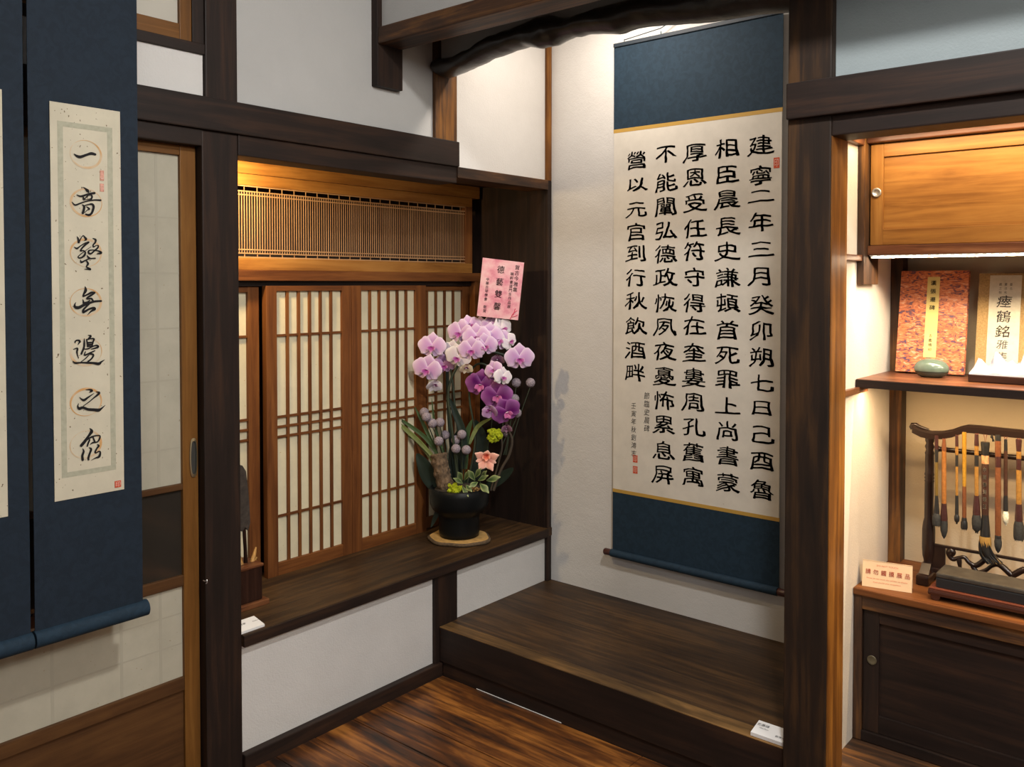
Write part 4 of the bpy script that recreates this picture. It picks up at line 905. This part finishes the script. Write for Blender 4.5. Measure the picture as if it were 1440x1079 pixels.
r = ramp(nt, [(0.28, (0.03, 0.035, 0.12)), (0.40, (0.16, 0.05, 0.05)), (0.47, (0.50, 0.13, 0.045)), (0.58, (0.62, 0.20, 0.07)), (0.70, (0.66, 0.38, 0.26))]); nt.links.new(n1.outputs[0], r.inputs[0]); nt.links.new(r.outputs[0], b.inputs['Base Color'])
LB = math.hypot(0.317, 0.055)
bookbox(MB(), o1, a1, nn1, 1.497, 1.694, 0.0, LB, -0.018, -0.0135).build('back_cover', m, t1)
bookbox(MB(), o1, a1, nn1, 1.499, 1.692, 0.002, LB - 0.002, -0.0135, -0.0045).build('pages', plain('pages', (0.60, 0.52, 0.38), 0.8), t1)
bookbox(MB(), o1, a1, nn1, 1.497, 1.694, 0.0, LB, -0.0045, 0.0).build('front_cover', m, t1)
YL = plain('yellow_label', (0.66, 0.52, 0.18), 0.7); DGOLD = plain('gold_leaf', (0.6, 0.45, 0.2), 0.4, metal=0.4)
bookbox(MB(), o1, a1, nn1, 1.577, 1.613, 0.048, LB - 0.020, 0.0, 0.0008).build('title_label', YL, t1)
mb = MB()
for i, ch in enumerate('漢張遷碑'): put(mb, ch, Vector((1.595, o1.y, o1.z)) + a1 * (LB - 0.040 - i * 0.026) + nn1 * 0.0014, (1, 0, 0), a1, 0.015, 0.014, off=0.015, jit=0.03)
for i, ch in enumerate('古鑑精印'): put(mb, ch, Vector((1.595, o1.y, o1.z)) + a1 * (0.116 - i * 0.0145) + nn1 * 0.0014, (1, 0, 0), a1, 0.009, 0.010)
mb.build('title_writing', INK, t1)
t2, o2, a2, nn2 = lean_book('album', 'brown cloth album with a tall cream title strip, leaning behind the white mountain rest', 1.725, 1.96, -0.165, -0.113, 1.2235, 0.305, 0.02)
L2 = math.hypot(0.305, 0.052)
CL = plain('tan_cloth', (0.32, 0.20, 0.08), 0.85, 0.2, var=0.25, vs=220, bmp=0.3)
bookbox(MB(), o2, a2, nn2, 1.725, 1.965, 0.0, L2, -0.020, -0.004).build('pages', plain('pages', (0.60, 0.52, 0.38), 0.8), t2)
bookbox(MB(), o2, a2, nn2, 1.722, 1.968, 0.0, L2 + 0.002, -0.004, 0.0).build('front_cover', CL, t2)
bookbox(MB(), o2, a2, nn2, 1.752, 1.836, 0.004, L2 - 0.004, 0.0, 0.0010).build('title_label', plain('cream_label', (0.52, 0.46, 0.34), 0.7, var=0.1, vs=60), t2)
mb = MB()
for i, ch in enumerate('瘞鶴銘'): put(mb, ch, Vector((1.793, o2.y, o2.z)) + a2 * (L2 - 0.084 - i * 0.045) + nn2 * 0.0016, (1, 0, 0), a2, 0.036, 0.034, off=0.004, jit=0.05, shear=0.1)
for i, ch in enumerate('雅集'): put(mb, ch, Vector((1.793, o2.y, o2.z)) + a2 * (L2 - 0.213 - i * 0.036) + nn2 * 0.0016, (1, 0, 0), a2, 0.028, 0.026, jit=0.05, shear=0.1)
for col, s in enumerate(('臺北', '書法名', '藏之帖')):
    for i, ch in enumerate(s): put(mb, ch, Vector((1.809 - col * 0.014, o2.y, o2.z)) + a2 * (L2 - 0.032 - i * 0.012) + nn2 * 0.0016, (1, 0, 0), a2, 0.007, 0.008)
mb.build('title_writing', plain('label_ink', (0.06, 0.05, 0.045), 0.7), t2)
# celadon box
cs_ = atZ(1311, 530, 1.218)
cb_ = thing('celadon_box', 'round glazed green stone box with a dark seam on the shelf', 'box', (cs_.x, -0.235, 1.2185))
CEL = plain('celadon', (0.12, 0.16, 0.12), 0.14, 0.6, var=0.15, vs=40)
cx_, cy_ = cs_.x, -0.235
MB().lathe((cx_, cy_, 1.2185), [(0.028, 0), (0.036, 0.003), (0.044, 0.010), (0.0475, 0.0165)], 36, sy=0.8).build('base_half', plain('celadon_dark', (0.07, 0.08, 0.06), 0.25), cb_)
MB().lathe((cx_, cy_, 1.2350), [(0.0455, 0.0), (0.0455, 0.002)], 36, sy=0.8).build('seam', plain('seam', (0.02, 0.02, 0.018), 0.5), cb_)
MB().lathe((cx_, cy_, 1.2368), [(0.0480, 0.0), (0.0492, 0.006), (0.047, 0.016), (0.040, 0.026), (0.028, 0.0335), (0.012, 0.0368), (0.0005, 0.0372)], 36, sy=0.8).build('lid', CEL, cb_)
# white mountain brush rest
mr = thing('mountain_brush_rest', 'white porcelain mountain shaped brush rest on a dark base', 'brush rest', (1.84, -0.28, 1.2185))
MB().box(1.737, 1.965, -0.310, -0.235, 1.2185, 1.240, bev=0.003).build('dark_base', wood('rose', 'x'), mr)
prof = [(1.739, .010), (1.748, .026), (1.757, .046), (1.765, .044), (1.775, .028), (1.785, .024), (1.793, .044), (1.799, .066), (1.806, .070), (1.813, .060), (1.820, .048), (1.830, .034), (1.842, .046), (1.852, .036), (1.864, .040), (1.873, .068), (1.880, .072), (1.888, .056), (1.900, .028), (1.915, .022), (1.930, .044), (1.942, .036), (1.955, .014), (1.963, .008)]
vs = []; n = len(prof); D_ = [(-0.034, .12), (-0.026, .45), (-0.012, .85), (0.0, 1.0), (0.012, .85), (0.026, .45), (0.034, .12)]
for x, h in prof:
    for dy, f in D_: vs.append(Vector((x + 0.003 * noise.noise(Vector((x * 60, dy * 80, 0))), -0.272 + dy, 1.240 + h * f * (1 + 0.25 * noise.noise(Vector((x * 90, dy * 120, 3)))))))
k = len(D_); fs = [(i * k + j, (i + 1) * k + j, (i + 1) * k + j + 1, i * k + j + 1) for i in range(n - 1) for j in range(k - 1)]
low = [Vector((v.x, v.y, 1.240)) for v in vs]; mb = MB(); mb.poly(vs, fs, True)
m = n * k; rim = [i * k for i in range(n)] + [(n - 1) * k + j for j in range(1, k)] + [i * k + k - 1 for i in range(n - 2, -1, -1)] + [j for j in range(k - 2, 0, -1)]
rv = [vs[i] for i in rim]; rl_ = [low[i] for i in rim]; R = len(rim)
mb.poly(rv + rl_, [(i, R + i, R + (i + 1) % R, (i + 1) % R) for i in range(R)] + [tuple(range(R, 2 * R))])
m2, nt, b = nodes('white_porcelain', 0.25, 0.5)
g = nt.nodes.new('ShaderNodeSeparateXYZ'); gg = nt.nodes.new('ShaderNodeNewGeometry'); nt.links.new(gg.outputs['Position'], g.inputs[0])
mr_ = nt.nodes.new('ShaderNodeMapRange'); mr_.inputs[1].default_value = 1.250; mr_.inputs[2].default_value = 1.275; nt.links.new(g.outputs[2], mr_.inputs[0])
nn_ = tex(nt, coords(nt, (1, 1, 1)), 45, 4); mu = nt.nodes.new('ShaderNodeMath'); mu.operation = 'MULTIPLY'; nt.links.new(mr_.outputs[0], mu.inputs[0]); nt.links.new(nn_.outputs[0], mu.inputs[1])
nt.links.new(mix(nt, mu.outputs[0], (0.50, 0.52, 0.56), (0.08, 0.12, 0.20)), b.inputs['Base Color'])
mb.build('mountains', m2, mr)

# ---------------- on the low cabinet
T0 = 0.5975
# tent sign
sg = thing('tent_sign', 'small cream folded sign with red writing on the low cabinet', 'sign', (1.545, -0.385, T0))
fl0, fr0 = Vector((1.479, -0.408, T0)), Vector((1.612, -0.380, T0))
uu = (fr0 - fl0).normalized(); bk = Vector((-uu.y, uu.x, 0))
tl, tr = fl0 + bk * 0.022 + Vector((0, 0, 0.074)), fr0 + bk * 0.022 + Vector((0, 0, 0.074))
bl, br = fl0 + bk * 0.048, fr0 + bk * 0.048
CR = plain('cream_card', (0.70, 0.50, 0.30), 0.5); vv = (tl - fl0).normalized(); fn_ = uu.cross(vv)
MB().slab([fl0, fr0, tr, tl], fn_, 0.0015).build('front_leaf', CR, sg)
MB().slab([br, bl, tl, tr], -uu.cross((tl - bl).normalized()), 0.0015).build('back_leaf', CR, sg)
RD = plain('print_red', (0.62, 0.12, 0.07), 0.8)
mb = MB(); Wd = (fr0 - fl0).length
for i, ch in enumerate('請勿觸摸展品'): put(mb, ch, fl0 + uu * Wd * (0.115 + 0.158 * i) + vv * 0.044 + fn_ * 0.001, uu, vv, 0.0135, 0.0145, off=0.010)
mb.build('writing', RD, sg); mb = MB()
latin(mb, 'DO NOT TOUCH', fl0 + uu * Wd * 0.5 + vv * 0.064 + fn_ * 0.001, uu, vv, 0.0055, 0.0, 1.2)
mb.build('writing', RD, sg); mb = MB()
latin(mb, 'Please do not touch the exhibits on display', fl0 + uu * Wd * 0.5 + vv * 0.026 + fn_ * 0.001, uu, vv, 0.0045, 0.0, 1.25)
mb.build('writing', RD, sg); mb = MB()
latin(mb, 'thank you for your cooperation', fl0 + uu * Wd * 0.5 + vv * 0.016 + fn_ * 0.001, uu, vv, 0.0045, 0.0, 1.15)
mb.build('writing', RD, sg)

# brush rack
RY = -0.225
rk = thing('brush_rack', 'dark carved wooden brush rack with a curved top rail on the low cabinet', 'rack', (1.84, RY, T0))
RW = plain('rosewood', (0.017, 0.009, 0.007), 0.28, 0.5)
XL, XR = 1.616, 2.066
def rp(px, py): return atY(px, py, RY)
rail = [rp(*p) for p in ((1284, 603), (1296, 609), (1310, 612), (1326, 612), (1340, 609.5), (1352, 605), (1362, 603), (1380, 604.5), (1410, 608), (1440, 612))]
rz = [(p.x, p.z) for p in rail]; mid = (XL + XR) / 2
zfl = rz[-1][1]
half = [q for q in rz if q[0] < mid - 0.01] ; full = half + [(2 * mid - a, b) for a, b in reversed(half)]
mb = MB(); th = 0.0125; vs = []
for (xx, zz) in full:
    for dy, dz in ((-th, -th * 0.9), (-th, th * 0.5), (-th * 0.6, th), (th * 0.6, th), (th, th * 0.5), (th, -th * 0.9)): vs.append(Vector((xx, RY + dy, zz + dz)))
n = len(full); mb.poly(vs, [(i * 6 + k, (i + 1) * 6 + k, (i + 1) * 6 + (k + 1) % 6, i * 6 + (k + 1) % 6) for i in range(n - 1) for k in range(6)], False)
mb.poly(vs[:6], [tuple(range(6))]); mb.poly(vs[-6:], [tuple(range(5, -1, -1))])
for sgn, (ex, ez) in ((-1, full[0]), (1, full[-1])):
    mb.tube([(ex, RY, ez), (ex + sgn * 0.004, RY, ez + 0.006), (ex + sgn * 0.002, RY, ez + 0.012), (ex - sgn * 0.008, RY, ez + 0.013), (ex - sgn * 0.022, RY, ez + 0.006), (ex - sgn * 0.045, RY, ez + 0.001)], [0.008, 0.008, 0.007, 0.0065, 0.006, 0.004], 10)
mb.build('top_rail', RW, rk)
zr = 1.045
for X0 in (XL, XR):
    zt = itp(full, X0) - 0.010
    MB().lathe((X0, RY, T0), [(0.013, .050), (0.013, .06), (0.017, .075), (0.0185, .10), (0.0185, .155), (0.0165, .175), (0.013, .19), (0.0125, .30), (0.0145, .303), (0.012, .308), (0.0145, .313), (0.012, .318), (0.0145, .323), (0.0125, .330), (0.0125, zt - T0 - .05), (0.014, zt - T0 - .046), (0.010, zt - T0 - .036), (0.014, zt - T0 - .026), (0.010, zt - T0 - .016), (0.013, zt - T0 - .008), (0.013, zt - T0)], 16).build('post', RW, rk)
    MB().box(X0 - 0.018, X0 + 0.018, RY - 0.07, RY + 0.07, T0, T0 + 0.030, bev=0.006).build('foot', RW, rk)
    MB().hexa([Vector(p) for p in ((X0 - 0.014, RY - 0.05, T0 + 0.03), (X0 + 0.014, RY - 0.05, T0 + 0.03), (X0 + 0.014, RY + 0.05, T0 + 0.03), (X0 - 0.014, RY + 0.05, T0 + 0.03), (X0 - 0.013, RY - 0.02, T0 + 0.055), (X0 + 0.013, RY - 0.02, T0 + 0.055), (X0 + 0.013, RY + 0.02, T0 + 0.055), (X0 - 0.013, RY + 0.02, T0 + 0.055))]).build('foot_block', RW, rk)
zc = rp(1360, 637).z; 
mb = MB(); mb.tube([(XL + 0.012, RY + 0.012, zc), (XR - 0.012, RY + 0.012, zc)], 0.0075, 10)
mb.tube([(XL + 0.014, RY + 0.012, zc), (XL + 0.019, RY + 0.012, zc), (XL + 0.026, RY + 0.012, zc)], [0.007, 0.012, 0.007], 10)
mb.tube([(XL + 0.034, RY + 0.012, zc), (XL + 0.038, RY + 0.012, zc), (XL + 0.044, RY + 0.012, zc)], [0.007, 0.011, 0.007], 10)
mb.build('cross_bar', RW, rk)
za = rp(1335, 770).z
MB().box(XL, XR, RY - 0.006, RY + 0.006, za - 0.004, za + 0.004, bev=0.002).build('apron_rail', RW, rk)
MB().box(XL + 0.012, XL + 0.048, RY - 0.005, RY + 0.005, T0 + 0.03, za - 0.003, bev=0.002).build('apron_panel', RW, rk)
MB().box(XR - 0.048, XR - 0.012, RY - 0.005, RY + 0.005, T0 + 0.03, za - 0.003, bev=0.002).build('apron_panel', RW, rk)
MB().box(XL, XR, RY - 0.010, RY + 0.010, T0 + 0.028, T0 + 0.042, bev=0.003).build('lower_rail', RW, rk)
cv = MB()
def curl(pts, r0, r1):
    sp = [Vector(q) for q in spline([tuple(p) for p in pts], 5)]; m_ = len(sp) - 1
    cv.tube(sp, [r0 + (r1 - r0) * i / m_ + 0.0015 * math.sin(9 * i / m_) for i in range(m_ + 1)], 8)
for sgn in (1, -1):
    X = lambda d: mid - sgn * (mid - XL - d)
    curl([(X(.062), RY, za - .022), (X(.068), RY, za - .012), (X(.060), RY, za - .010), (X(.058), RY, za - .022), (X(.068), RY, za - .034), (X(.085), RY, za - .026), (X(.10), RY, za - .022), (X(.112), RY, za - .034), (X(.13), RY, za - .040), (X(.150), RY, za - .022), (X(.160), RY, za - .004)], 0.0085, 0.006)
    curl([(X(.120), RY, za - .040), (X(.135), RY, za - .060), (X(.155), RY, za - .050), (X(.175), RY, za - .030), (X(.195), RY, za - .026), (X(.225), RY, za - .050)], 0.006, 0.008)
    curl([(X(.085), RY, za - .026), (X(.090), RY, za - .060), (X(.110), RY, za - .085)], 0.006, 0.005)
cv.build('carved_scrollwork', RW, rk)

# brushes
BYF = RY - 0.021
HC = {'black': (0.018, 0.018, 0.018), 'brown': (0.16, 0.055, 0.02), 'gold': (0.29, 0.145, 0.030), 'olive': (0.14, 0.09, 0.02), 'orange': (0.30, 0.12, 0.028), 'plum': (0.045, 0.015, 0.014), 'dark': (0.05, 0.022, 0.014), 'grey': (0.022, 0.023, 0.022), 'white': (0.78, 0.68, 0.50), 'bamboo': (0.38, 0.20, 0.02)}
def bm_(c, mott=0.25): return plain('brush_' + c, HC[c], 0.35 if c not in ('grey', 'white') else 0.8, var=mott, vs=160)
def writing_brush(label, px, yt, segs, hair, hairw, haircol, tip, behind=False, lean=0.0):
    Y_ = BYF if not behind else BYF - 0.006
    P = lambda y: atY(px + lean * (y - yt), y, Y_)
    S = 1 / 470.0
    top_ = P(yt); t = thing('writing_brush', label, 'brush', top_, 'brushes hanging on the rack')
    zz = itp(full, top_.x) - 0.009
    c = MB(); hk = Vector((top_.x, BYF - 0.002, zz)); c.tube([(top_.x - 0.004, BYF, zz), (top_.x, Y_, top_.z - 0.002), (top_.x + 0.004, BYF, zz)], 0.0011, 5); c.build('cord_loop', plain('loop_cord', (0.20, 0.05, 0.03), 0.8), t)
    for i, (y0, y1, w0, w1, col) in enumerate(segs):
        a, b_ = P(y0), P(y1)
        MB().tube([a, a.lerp(b_, 0.12), a.lerp(b_, 0.5), a.lerp(b_, 0.88), b_], [w0 * S / 2 * 0.96, w0 * S / 2, (w0 + w1) * S / 4 * (1.0), w1 * S / 2, w1 * S / 2 * 0.97], 14).build('handle' if i < len(segs) - 1 else 'ferrule', bm_(col), t)
    a, b_ = P(hair[0]), P(hair[1]); mb = MB(); r0 = segs[-1][3] * S / 2 * 0.95; r1 = hairw * S / 2
    rads = {'point': [r0, r1, r1 * 0.95, r1 * 0.55, r1 * 0.06], 'round': [r0, r1, r1 * 1.0, r1 * 0.85, r1 * 0.35], 'blunt': [r0, r1, r1 * 1.05, r1 * 1.05, r1 * 0.95]}[tip]
    mb.tube([a, a.lerp(b_, .25), a.lerp(b_, .55), a.lerp(b_, .85), b_], rads, 16)
    if tip != 'point':
        for k in range(16):
            an = 2 * math.pi * k / 16; q = b_ + Vector((math.cos(an), math.sin(an) * 0.7, 0)) * rads[-1] * 0.8
            mb.tube([q + Vector((0, 0, .008)), q - Vector((0, 0, 0.003 + 0.003 * random.random()))], [0.0011, 0.0003], 4)
    mb.build('bristles', bm_(haircol, 0.5), t); return t
writing_brush('short gold and black brush with a blunt black tip, beside the rack post', 1317, 613, [(613, 632, 5, 5, 'plum'), (632, 650, 5, 4.6, 'black'), (650, 697, 4.4, 4.4, 'olive'), (697, 722, 4.6, 7.5, 'black')], (722, 739), 10.5, 'grey', 'blunt', True)
writing_brush('orange bamboo brush with a long pointed dark tip', 1327.5, 618, [(618, 634, 4.4, 6.6, 'brown'), (634, 708, 6.0, 6.4, 'orange'), (708, 732, 7, 10, 'plum')], (732, 758), 9.8, 'grey', 'point')
writing_brush('thinnest brush, gold and black with a small oval black tip', 1345.5, 613, [(613, 628, 4.2, 4.2, 'plum'), (628, 640, 4.2, 4.2, 'gold'), (640, 656, 3.8, 3.8, 'black'), (656, 697, 3.6, 3.6, 'gold'), (697, 724, 4.2, 5, 'black')], (724, 735), 7, 'black', 'round', True)
writing_brush('mottled yellow bamboo brush with a short black tip', 1356, 608, [(608, 684, 5.8, 5.0, 'bamboo'), (684, 728, 5.2, 5.6, 'brown'), (728, 732, 6, 7, 'black')], (732, 744), 8.6, 'black', 'blunt')
writing_brush('gold handled brush with a dark bulb and full grey tip, beside the largest brush', 1373.3, 611, [(611, 627, 5, 6, 'plum'), (627, 640, 5.4, 5.4, 'gold'), (640, 656, 5.4, 5.4, 'black'), (656, 697, 5.2, 5.2, 'gold'), (697, 724, 6.4, 10, 'plum')], (724, 748), 12.0, 'grey', 'round', True)
lb = writing_brush('largest brush, black with pale lettering and a long flowing black and gold tip', 1385.5, 622, [(622, 640, 11.4, 9.4, 'black'), (652, 724, 9.2, 9.0, 'dark'), (724, 755, 9.2, 13, 'black')], (755, 757), 12, 'black', 'blunt')
for o in list(lb.children):
    if o.name.startswith('bristles'): bpy.data.objects.remove(o)
S = 1 / 470.0
MB().tube([atY(1385.4, 640.5, BYF), atY(1385.4, 652, BYF)], 9.6 * S / 2, 14).build('paper_band', plain('band', (0.62, 0.32, 0.14), 0.6, var=0.6, vs=130), lb)
mb = MB()
for i, ch in enumerate('中國書法筆王'):
    p = atY(1384.6, 661 + i * 10.4, BYF - 0.0105); put(mb, ch, p, (1, 0, 0), (0, 0, 1), 0.0085, 0.012, off=0.04)
mb.build('lettering', plain('cream_ink', (0.66, 0.58, 0.44), 0.6), lb)
mb = MB(); mg = MB()
mb.tube([Vector(q) for q in spline([tuple(atY(*p, BYF)) for p in ((1385, 754), (1385.5, 765), (1388, 778), (1395, 788))], 4)], [0.013, 0.0135, 0.014, 0.0145, 0.0145, 0.014, 0.0135, 0.013, 0.012, 0.010, 0.008, 0.006, 0.002], 14)
for k in range(120):
    a = random.uniform(-1, 1); dpt = random.uniform(-0.008, 0.008); f = a * 5.4; sw = random.uniform(0.2, 1)
    pts = [(1385 + f * 1.1, 755), (1384.5 + f * 1.45, 768), (1386 + f * 1.8 + 4 * sw, 781), (1391 + f * 1.6 + 12 * sw, 791 + 3 * random.random())]
    w3 = [tuple(atY(*p, BYF + dpt)) for p in pts]; sp = [Vector(q) for q in spline(w3, 4)]
    (mg if k % 8 == 0 else mb).tube(sp, [0.0024 - 0.0018 * i / len(sp) for i in range(len(sp))], 5)
    if k % 3 == 0: mg.tube(sp[:4], [0.0028, 0.0028, 0.0024, 0.001], 5)
for k in range(26):
    a = 2 * math.pi * k / 26; ca, sa = math.cos(a) * 0.0132, math.sin(a) * 0.0132; L_ = random.uniform(9, 17)
    b0 = atY(1385.2, 754.5, BYF); b1 = atY(1385.4, 754.5 + L_ * 0.6, BYF); b2 = atY(1386.5, 754.5 + L_, BYF)
    mg.tube([b0 + Vector((ca, sa, 0)), b1 + Vector((ca * 1.07, sa * 1.07, 0)), b2 + Vector((ca * 1.08, sa * 1.08, 0))], [0.0019, 0.0017, 0.0004], 5)
o = mb.build('bristles', bm_('black', 0.5), lb); o['kind'] = 'stuff'
o = mg.build('golden_bristles', plain('golden_hair', (0.45, 0.26, 0.06), 0.7), lb); o['kind'] = 'stuff'
writing_brush('thick plain brown brush hanging lowest, with a slim dark tip', 1403.5, 612, [(612, 620, 7, 7.4, 'black'), (620, 642, 7.4, 7.4, 'brown'), (642, 657, 7.4, 7.4, 'plum'), (657, 753, 7.2, 7.6, 'brown'), (753, 757, 8, 8.4, 'black')], (757, 778), 9.4, 'grey', 'point', True)
writing_brush('dark brush with a short white tip on a red loop', 1414.3, 618, [(618, 634, 4.0, 4.6, 'black'), (634, 697, 4.8, 5.2, 'dark'), (697, 719, 5.4, 6, 'black')], (719, 737), 8.0, 'white', 'round')
writing_brush('yellow handled brush with a dark bulb and wide black tip, at the frame edge', 1432.7, 618, [(618, 635, 7.5, 6, 'plum'), (635, 645, 6, 6, 'gold'), (645, 661, 6.2, 6.2, 'plum'), (661, 709, 6.6, 6.8, 'gold'), (709, 733, 7.6, 10, 'plum')], (733, 759), 12.5, 'grey', 'blunt')
tg = thing('tassel', 'tiny black tassel on the top rail of the brush rack', 'tassel', atY(1396, 613, BYF - 0.006))
MB().tube([atY(1395, 611, BYF), atY(1394.6, 615, BYF - .004), atY(1396, 617, BYF - .004), atY(1397, 621, BYF - .004)], [0.0012, 0.0042, 0.002, 0.0035], 8).build('tassel_knot', INK, tg)

# inkstone on its tray
ia = thing('ink_tray', 'low red wood tray with scroll feet under the inkstone', 'tray', (1.80, -0.345, T0))
tf = [Vector(p) for p in ((1.664, -0.368, 0), (1.935, -0.368, 0), (1.935, -0.235, 0), (1.664, -0.235, 0))]
a0 = atZ(1316, 838, T0); 
TX0, TX1, TY0, TY1 = 1.658, 1.935, -0.400, -0.262
MB().box(TX0, TX1, TY0, TY1, T0 + 0.012, T0 + 0.030, bev=0.008).build('tray_body', plain('tray_lacquer', (0.05, 0.018, 0.012), 0.22, 0.6), ia)
MB().box(TX0 + 0.004, TX1 - 0.004, TY0 + 0.004, TY1 - 0.004, T0 + 0.029, T0 + 0.034, bev=0.002).build('tray_top', plain('tray_red', (0.14, 0.040, 0.022), 0.25, 0.6), ia)
for X_ in (TX0 + 0.022, TX1 - 0.022):
    for Y_ in (TY0 + 0.014, TY1 - 0.014):
        MB().tube([(X_, Y_ - 0.012, T0 + 0.0125), (X_, Y_ + 0.012, T0 + 0.0125)], 0.0125, 16).build('foot', plain('tray_lacquer', (0.05, 0.018, 0.012), 0.22, 0.6), ia)
ik = thing('inkstone', 'black rectangular lidded inkstone with a dusty grey top on the tray', 'inkstone', (1.79, -0.33, T0 + 0.034))
IX0, IX1, IY0, IY1 = 1.677, 1.905, -0.385, -0.285
MB().box(IX0, IX1, IY0, IY1, T0 + 0.034, T0 + 0.062, bev=0.003).build('stone_body', plain('ink_black', (0.018, 0.018, 0.018), 0.45), ik)
MB().box(IX0, IX1, IY0, IY1, T0 + 0.0625, T0 + 0.076, bev=0.004).build('stone_lid', plain('ink_lid', (0.055, 0.047, 0.036), 0.5, var=0.45, vs=35, bmp=0.2), ik)

# small white strip on the floor at the tokonoma foot, and nails
ws = tag(MB().box(0.19, 0.58, -0.7035, -0.7015, 0.0015, 0.0035).build('cable_strip', WHITE), 'thin white strip at the foot of the raised tokonoma floor', 'strip')
hkm = thing('hook', 'small metal hook screwed in the dark pillar near the sliding door', 'hook', atX(287, 817, 0.0))
c = atX(287, 817, 0.001); MB().tube([c + Vector((-.004, 0, 0)), c + Vector((.006, 0, 0)), c + Vector((.010, .003, .004)), c + Vector((.010, .004, -.005)), c + Vector((.008, .001, -.007))], 0.0018, 6).build('hook_wire', plain('steel', (0.6, 0.6, 0.6), 0.3, metal=0.9), hkm)
# ceiling lamp that lights the room
lp = thing('ceiling_light', 'flat square ceiling lamp above the room', 'light', (3.8, -2.1, 2.855))
MB().box(3.3, 4.3, -2.6, -1.6, 2.848, 2.86).build('lamp_frame', WHITE, lp)
lp3 = thing('ceiling_spotlight', 'small round ceiling lamp before the tokonoma', 'light', (1.9, -1.75, 2.855))
MB().lathe((1.9, -1.75, 2.84), [(0.13, 0), (0.14, 0.004), (0.14, 0.019)], 24).build('lamp_body', WHITE, lp3)
lp2 = thing('ceiling_light', 'long flat ceiling lamp behind the viewer', 'light', (3.4, -4.1, 2.855))
MB().box(2.6, 4.2, -4.7, -3.5, 2.848, 2.86).build('lamp_frame', WHITE, lp2)
